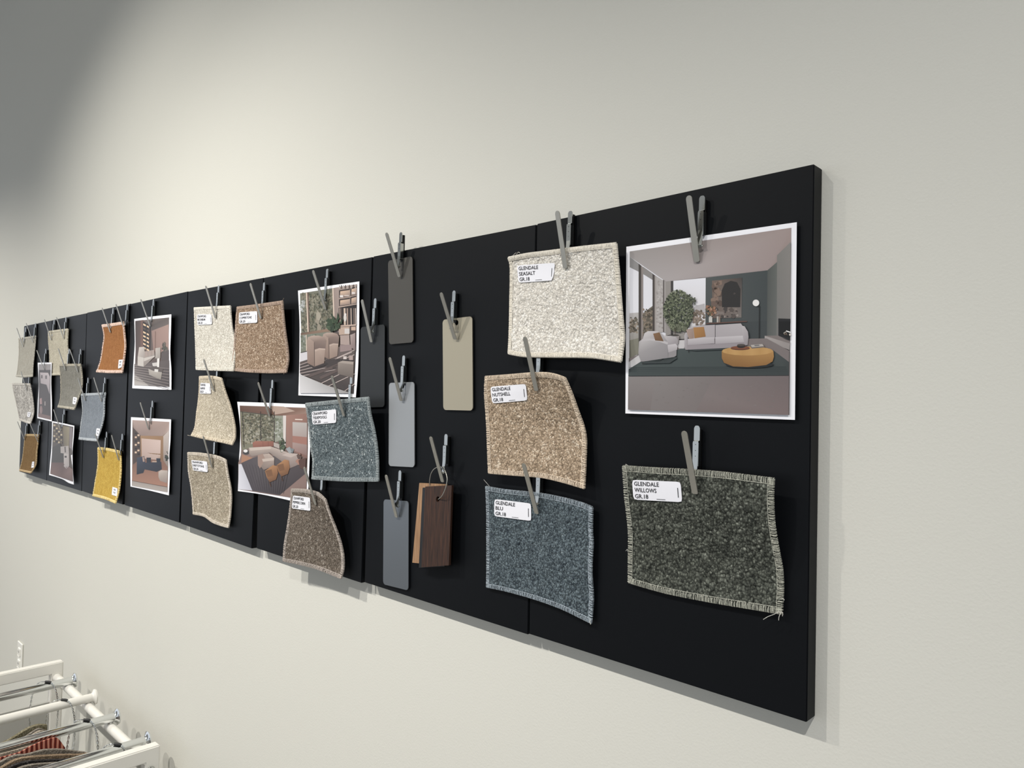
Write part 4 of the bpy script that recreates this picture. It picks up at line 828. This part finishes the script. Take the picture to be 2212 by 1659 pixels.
CL = [
 ((1488,420),(1508,566),(1516,423),'holding the large living room print'),
 ((1478,930),(1504,1066),(1505,920),'holding the dark green WILLOWS swatch'),
 ((1204,455),(1224,580),(1231,456),'holding the cream SEASALT swatch'),
 ((1135,731),(1161.5,844),(1166,727),'holding the beige NUTSHELL swatch, crossing the cream swatch'),
 ((1131,999),(1162,1109),(1165,996),'holding the slate blue BLU swatch, crossing the beige swatch'),
 ((953,631),(984,733),(980,628),'holding the champagne beige chip'),
 ((835,502),(863.5,598),(865,502),'holding the dark bronze grey chip at the board top'),
 ((782.5,647),(803.2,739),(809.8,644.8),'holding the near black chip'),
 ((842.7,772.8),(867.4,865.6),(871.4,768.3),'holding the light silver grey chip'),
 ((835,1028),(857.2,1117.2),(863.3,1016.7),'holding the slate grey chip'),
 ((931.9,947),(957,1041),(962.8,938.2),'holding the ring of wood chips'),
 ((676.5,583),(705.5,668),(706,581),'holding the barrel armchair print'),
 ((558.5,826.4),(584.9,899.9),(587.6,820.8),'holding the sectional sofa print'),
 ((718,813.9),(745.5,898.5),(747.5,810),'holding the teal grey TIDEPOOLS swatch'),
 ((657.5,1008),(684.4,1089.9),(687,1003),'holding the brown PEPPERCORN swatch'),
 ((542,614),(566,688),(569,610.5),'holding the copper brown COPPERTONE swatch'),
 ((445,617.9),(467.5,686.8),(471.4,616.3),'holding the ivory crawford swatch'),
 ((440.5,775.2),(464,843.9),(466.5,772),'holding the sand coloured swatch'),
 ((439.8,943),(460.3,1009),(465,939),'holding the greyish oatmeal swatch'),
 ((305,648),(326.5,705),(331,647),'holding the print of the lounge with lit shelves'),
 ((303.5,869.3),(323,927),(328.4,865.7),'holding the blue sofa print'),
 ((222.3,669),(240.3,718),(243.3,666.7),'left of the two holding the orange swatch'),
 ((252,660),(269,712),(275.4,658.4),'right of the two holding the orange swatch'),
 ((96.4,690),(112.3,734.5),(116.3,690),'left of the two holding the cream felt swatch'),
 ((122.3,685.5),(139.4,731.5),(141.6,684.8),'right of the two holding the cream felt swatch'),
 ((36.6,708.9),(51.5,748.8),(56.5,707),'left of the two holding the pale grey swatch'),
 ((57,698.4),(73,739.8),(75.8,697.6),'right of the two holding the pale grey swatch'),
 ((79.4,755.6),(97.2,799.3),(98.2,753.4),'holding the tall narrow looking print'),
 ((128.8,760),(143.1,799.3),(148.4,756.4),'left of the two holding the dark grey swatch'),
 ((151.9,756.4),(169.8,803),(172.5,754),'right of the two holding the dark grey swatch'),
 ((46.4,804.6),(59.2,843.8),(64,803),'holding the speckled white swatch'),
 ((169.5,817.4),(185.9,865.3),(189.4,815.9),'left of the two holding the blue grey swatch'),
 ((203.7,817.4),(220.6,867),(226,815.9),'right of the two holding the blue grey swatch'),
 ((117.5,888),(133,930),(137.8,885),'holding the wavy print of white armchairs'),
 ((39.4,914),(54.5,950),(57.5,914),'left of the two holding the small ochre brown swatch'),
 ((66,916.9),(83,955),(84.6,908.7),'right of the two holding the small ochre brown swatch'),
 ((207,940.4),(225,988.3),(230,933),'left of the two holding the yellow swatch'),
 ((242,941.3),(258.2,993.7),(266.2,937.6),'right of the two holding the yellow swatch'),
]
for i, (tp, tip, bk, lab) in enumerate(CL):
    if i == 0: r, lv, bd, ar, di, pn = proto, lever, body, arm, dim, pin
    else:
        r = proto.copy(); COL.objects.link(r)
        lv, bd, ar, di, pn = [o.copy() for o in (lever, body, arm, dim, pin)]
        for o in (lv, bd, ar, di, pn): COL.objects.link(o)
        for o in (lv, bd, ar, pn): o.parent = r
        di.parent = ar
    best = None; dr = ray(*tip)                    # the lever's tip rests on whatever it holds
    for q_ in SHEETS:
        h = q_.bvh.ray_cast(CP, dr)
        if h[0] is not None and (best is None or h[3] < best[3]): best = h
    if best is None: q = U(*tip, 0.0075)
    else: q = best[0] + Vector((0, -0.0018, 0))
    if i == 10: q = U(*tip, 0.013)
    qb = U(*bk, 0.0085); x0 = q.x
    top = UX(tp[0], tp[1], x0)
    ang = math.atan2(-(top.y - q.y), top.z - q.z); ang = min(max(ang, math.radians(15)), math.radians(27))
    r.location = q; r['label'] = 'steel spring clip ' + lab
    lv.rotation_euler = (ang, 0, 0)
    # lift the body so that its top sits where the photo shows it
    dz = qb.z - q.z - 0.0825; dz = min(max(dz, -0.006), 0.003)
    dx = min(max(qb.x - q.x, -0.012), 0.008 if i < 20 else 0.016)
    for o in (bd, ar, pn): o.location = (dx, -q.y, dz)

# ------------------------------------------------------------------ display rack
white = mat('rack_white', (224, 222, 216), 0.4, spec=0.4)
ZR = ZB - 0.561; XF, XN = -2.461, -1.638; YW = -0.037 + 0.0
rack = thing('display_rack', 'white metal display rack with hanging rods, standing against the wall', 'rack', ((XF + XN) / 2, YW, 0))
O = Vector(rack.location); YE = YW - 0.75
def frame(x0, x1):
    bm = bmesh.new(); h = 0.036; y0, y1, z1 = YE - O.y, 0.0, ZR
    outer = [(y0, 0.0), (y1, 0.0), (y1, z1), (y0, z1)]; inner = [(y0 + h, 0.10), (y1 - h, 0.10), (y1 - h, z1 - h), (y0 + h, z1 - h)]
    V = [[[bm.verts.new((x, y, z)) for y, z in L] for L in (outer, inner)] for x in (x0 - O.x, x1 - O.x)]
    for k in range(4):
        j = (k + 1) % 4
        for side in (0, 1): bm.faces.new((V[side][0][k], V[side][0][j], V[side][1][j], V[side][1][k]))
        for lp in (0, 1): bm.faces.new((V[0][lp][k], V[0][lp][j], V[1][lp][j], V[1][lp][k]))
    bmesh.ops.recalc_face_normals(bm, faces=bm.faces)
    bmesh.ops.bevel(bm, geom=[e for e in bm.edges if e.calc_face_angle(0) > 1], offset=0.0028, segments=3, affect='EDGES')
    fr = from_bm('end_frame', bm, white, rack)
    bm = bmesh.new(); add_box(bm, (x0 + 0.012 - O.x, YE - O.y + h, 0.10), (x1 - 0.006 - O.x, y1 - h, ZB - 0.687), 0.002); from_bm('infill_panel', bm, mat('infill_painted_shade', (168, 167, 162), 0.5), fr)  # panel's shade is painted in as a grey darker than the frame
frame(XF - 0.030, XF); frame(XN - 0.030, XN)
ZC = ZR - 0.050; YC = YW - 0.018
bm = bmesh.new(); add_tube(bm, [(XF - 0.02 - O.x, YC - O.y, ZC), (XN - 0.02 - O.x, YC - O.y, ZC)], 0.0125, 24); from_bm('cross_tube', bm, white, rack, None, True)
bm = bmesh.new(); add_tube(bm, [(XF - 0.02 - O.x, YE - O.y + 0.08, ZC), (XN - 0.02 - O.x, YE - O.y + 0.08, ZC)], 0.0125, 24); from_bm('cross_tube', bm, white, rack, None, True)
bm = bmesh.new(); add_tube(bm, [(XF - 0.02 - O.x, YC - O.y, 0.25), (XN - 0.02 - O.x, YC - O.y, 0.25)], 0.0125, 20); from_bm('lower_tube', bm, white, rack, None, True)
bm = bmesh.new(); bmesh.ops.create_uvsphere(bm, u_segments=16, v_segments=10, radius=0.009, matrix=Matrix.Translation((XN + 0.003 - O.x, -0.022, ZR - 0.055)) @ Matrix.Diagonal((0.6, 1, 1, 1))); from_bm('bolt', bm, chrome, rack, None, True)
rack_chrome = mat('chrome_bright', (226, 228, 228), 0.12, 1.0)
RX = [(-2.341, rack_chrome, 0.027), (-2.145, white, 0.0235), (-1.951, rack_chrome, 0.0225), (-1.722, rack_chrome, 0.014)]
RZ = ZR - 0.028
for x, m, dz in RX:
    z = ZR - dz - 0.002; bm = bmesh.new()
    add_tube(bm, [(x - O.x, 0, z), (x - O.x, YE - O.y + 0.06, z)], 0.0125, 24)
    bmesh.ops.translate(bm, verts=[], vec=(0, 0, 0))
    rod = from_bm('hanging_rod', bm, m, rack, None, True); rod['label'] = ('white' if m is white else 'chrome') + ' rod at right angles to the wall'
    bm = bmesh.new(); add_tube(bm, [(x - O.x, -0.009, z), (x - O.x, -0.005, z), (x - O.x, -0.001, z), (x - O.x, 0.003, z)], 0.02, 28, rs=[0.0125, 0.0140, 0.0225, 0.0215]); from_bm('end_cap', bm, m, rod, None, True)
    bm = bmesh.new(); add_tube(bm, [(x - O.x, YC - O.y, z - 0.008), (x - O.x, YC - O.y, ZC + 0.012)], 0.007, 12); from_bm('saddle', bm, m, rod, None, True)
# wire loops on the rods
rubber = mat('black_rubber', (14, 14, 15), 0.5)
LP = [(0, (97,1489), 'chrome wire loop on the rod nearest the far frame'), (1, (132,1525), 'chrome wire loop on the white rod'), (2, (180,1571), 'chrome wire loop on the second chrome rod from the front'), (3, (246,1627), 'chrome wire loop on the rod nearest the front frame')]
loop0 = None
for k, px, lab in LP:
    x = RX[k][0]; q = UX(px[0], px[1], x); z = ZR - RX[k][2] - 0.002
    if loop0 is None:
        lt = thing('wire_loop', lab, 'wire loop', (x, q.y, z), 'wire loops on the rack rods'); loop0 = lt
        R0 = 0.042; HL = 0.10; sg = lambda a: math.copysign(abs(math.sin(a)) ** 0.6, math.sin(a)); bm = bmesh.new()
        for ph in (0, math.pi):
            pts = []
            for i in range(120):
                a = 2 * math.pi * i / 120; tw = a * 22 + ph
                rr = R0 + 0.0014 * math.cos(tw)
                pts.append((0.67 * rr * sg(a), 0.74 * rr * sg(a) + 0.0014 * math.sin(tw), 0.016 - HL + HL * math.cos(a)))
            add_tube(bm, pts, 0.0011, 6, closed=True)
        lw = from_bm('twisted_wire', bm, rack_chrome, lt, None, True)
        bm = bmesh.new(); add_tube(bm, [(0.67 * R0 * sg(a), 0.74 * R0 * sg(a), 0.016 - HL + HL * math.cos(a)) for a in [0, .08, .16, .24]], 0.0034, 12)
        ls = from_bm('rubber_sleeve', bm, rubber, lt, None, True)
    else:
        lt = loop0.copy(); COL.objects.link(lt); lt['label'] = lab; lt.location = (x, q.y, z)
        for c in (lw, ls): d = c.copy(); COL.objects.link(d); d.parent = lt
# cloth samples hanging below the rods
def hang(label, x, top, h, m, th=0.006, wav=0.012, tilt=0.0, ph=0.0):
    P = catmull([UX(a, b, x + dx) for a, b, dx in top], 40); o = P[20].copy(); vs = []; fs = []; nv = 8; n = len(P)
    for s_ in (0, 1):
        for i in range(nv + 1):
            v = i / nv
            for j, p in enumerate(P):
                xx = wav * math.sin(j * 0.22 + ph) * v + tilt * v * h + (th if s_ else 0)
                r_ = 0.0 if 0 < i < nv else 0.0
                vs.append(p + Vector((xx, 0, -h * v)) - o)
    N = (nv + 1) * n; I = lambda i, j: i * n + j
    for i in range(nv):
        for j in range(n - 1):
            fs.append((I(i, j), I(i, j+1), I(i+1, j+1), I(i+1, j))); fs.append((N+I(i, j), N+I(i+1, j), N+I(i+1, j+1), N+I(i, j+1)))
    B = [I(0, j) for j in range(n - 1)] + [I(i, n-1) for i in range(nv)] + [I(nv, j) for j in range(n-1, 0, -1)] + [I(i, 0) for i in range(nv, 0, -1)]
    for a in range(len(B)):
        x_, y_ = B[a], B[(a+1) % len(B)]; fs.append((x_, N+x_, N+y_, y_))
    ob = from_py('textile_sample', vs, fs, m, None, o); me = ob.data
    bm = bmesh.new(); bm.from_mesh(me); bmesh.ops.recalc_face_normals(bm, faces=bm.faces); bm.to_mesh(me); bm.free()
    tag(ob, label, 'fabric sample', 'textile samples hanging in the rack'); return ob
T_ = lambda pts, dxs=None: [(a / 13.94, 1540 + b / 13.94, 0.0) for a, b in pts]
def tw(name, a, b, c, s=0.0024): return fabric(name, a, b, c, s, 0.9, 0.8, 0.0012, 0.25, 0.5)
t_ol = tw('tweed_olive', (118,108,78), (150,142,116), (176,168,146)); t_gr = tw('tweed_taupe', (120,112,100), (160,150,138), (196,186,172))
t_cr = tw('tweed_cream', (176,160,140), (214,200,182), (232,222,206)); t_bk = tw('tweed_black', (30,28,28), (70,66,66), (120,114,112)); t_tan = tw('tweed_tan', (130,108,84), (166,142,116), (196,174,148))
hang('olive grey textile sample with rolled top edge, furthest back in the rack', -2.03, T_([(-700,1170),(0,905),(400,690),(700,500),(900,395),(1150,325),(1385,335)]), 0.30, t_ol, 0.012, 0.01)
hang('light taupe textile sample hanging just in front of the olive one', -2.005, T_([(-700,1290),(0,1050),(640,760),(900,590),(1150,450),(1400,520)]), 0.30, t_gr, 0.008, 0.01)
hang('pale textile sample with frayed edge hanging in front of the taupe one', -1.985, T_([(-700,1330),(0,1120),(760,790),(1000,610),(1200,520),(1440,560)]), 0.30, t_cr, 0.006, 0.01)
hang('cream textile sample hanging at the left edge of the photo behind the stripes', -1.932, T_([(-700,1360),(0,1215),(500,1085),(980,950)]), 0.30, t_cr, 0.005, 0.003)
stripe = bpy.data.materials.new('stripe_red'); stripe.use_nodes = True; _t = stripe.node_tree; _b = _t.nodes['Principled BSDF']; _b.inputs['Roughness'].default_value = 0.95
_tc = _t.nodes.new('ShaderNodeTexCoord'); _w = _t.nodes.new('ShaderNodeTexWave'); _w.bands_direction = 'Y'; _w.inputs['Scale'].default_value = 29; _w.inputs['Distortion'].default_value = 1.2; _w.inputs['Detail'].default_value = 2
_r = _t.nodes.new('ShaderNodeValToRGB'); _e = _r.color_ramp.elements; _e[0].position = 0.2; _e[0].color = (*lin((92, 28, 20)), 1); _e[1].position = 0.55; _e[1].color = (*lin((172, 78, 58)), 1); _q = _e.new(0.95); _q.color = (*lin((206, 150, 130)), 1)
_t.links.new(_tc.outputs['Object'], _w.inputs['Vector']); _t.links.new(_w.outputs['Fac'], _r.inputs[0]); _t.links.new(_r.outputs[0], _b.inputs['Base Color'])
hang('red and brown striped textile sample in the middle of the rack', -1.918, T_([(-700,1460),(0,1330),(560,1180),(900,1000),(1300,830),(1700,740),(1950,1030)]), 0.30, stripe, 0.004, 0.003)
hang('grey twisted yarn textile sample directly in front of the striped one', -1.87, T_([(-700,1720),(0,1440),(200,1330),(450,1245),(750,1225),(1000,1165),(1300,1085),(1800,1070),(2300,1130),(2560,1160)]), 0.30, t_gr, 0.010, 0.008)
hang('tan textile sample with folded right end in the front bundle', -1.85, T_([(-700,1960),(0,1620),(300,1440),(600,1330),(1100,1270),(1800,1230),(2400,1220),(2640,1190)]), 0.30, t_tan, 0.012, 0.006)
hang('black flecked textile sample in the front bundle behind the tan sample', -1.82, T_([(-700,1990),(100,1690),(450,1520),(800,1430),(1300,1390),(1900,1370),(2500,1330)]), 0.30, t_bk, 0.010, 0.006)
hang('grey brown textile sample at the front of the bundle', -1.79, T_([(-300,1980),(300,1740),(700,1580),(1100,1510),(1700,1470),(2300,1450)]), 0.30, t_gr, 0.010, 0.006)
hang('dark textile sample nearest the front frame', -1.76, T_([(200,1860),(600,1720),(1100,1610),(1700,1560),(2200,1540)]), 0.30, t_bk, 0.010, 0.006)

# ------------------------------------------------------------------ wall outlet
q0 = U(45, 1420, -T)
ot = thing('wall_outlet', 'white wall outlet plate low on the wall beyond the rack', 'outlet', (q0.x, T, q0.z))
op = mat('outlet_plastic', (240, 239, 232), 0.25)
bm = bmesh.new(); add_box(bm, (-0.036, -0.006, -0.062), (0.036, 0.0, 0.062), 0.003); from_bm('cover_plate', bm, op, ot)
for s_ in (-1, 1):
    bm = bmesh.new(); add_box(bm, (-0.017, -0.009, s_ * 0.024 - 0.016), (0.017, -0.005, s_ * 0.024 + 0.016), 0.004); so = from_bm('socket', bm, op, ot)
    bm = bmesh.new()
    for dx in (-0.006, 0.006): add_box(bm, (dx - 0.001, -0.0094, s_ * 0.024 - 0.003), (dx + 0.001, -0.0088, s_ * 0.024 + 0.006))
    from_bm('slots', bm, rubber, so)
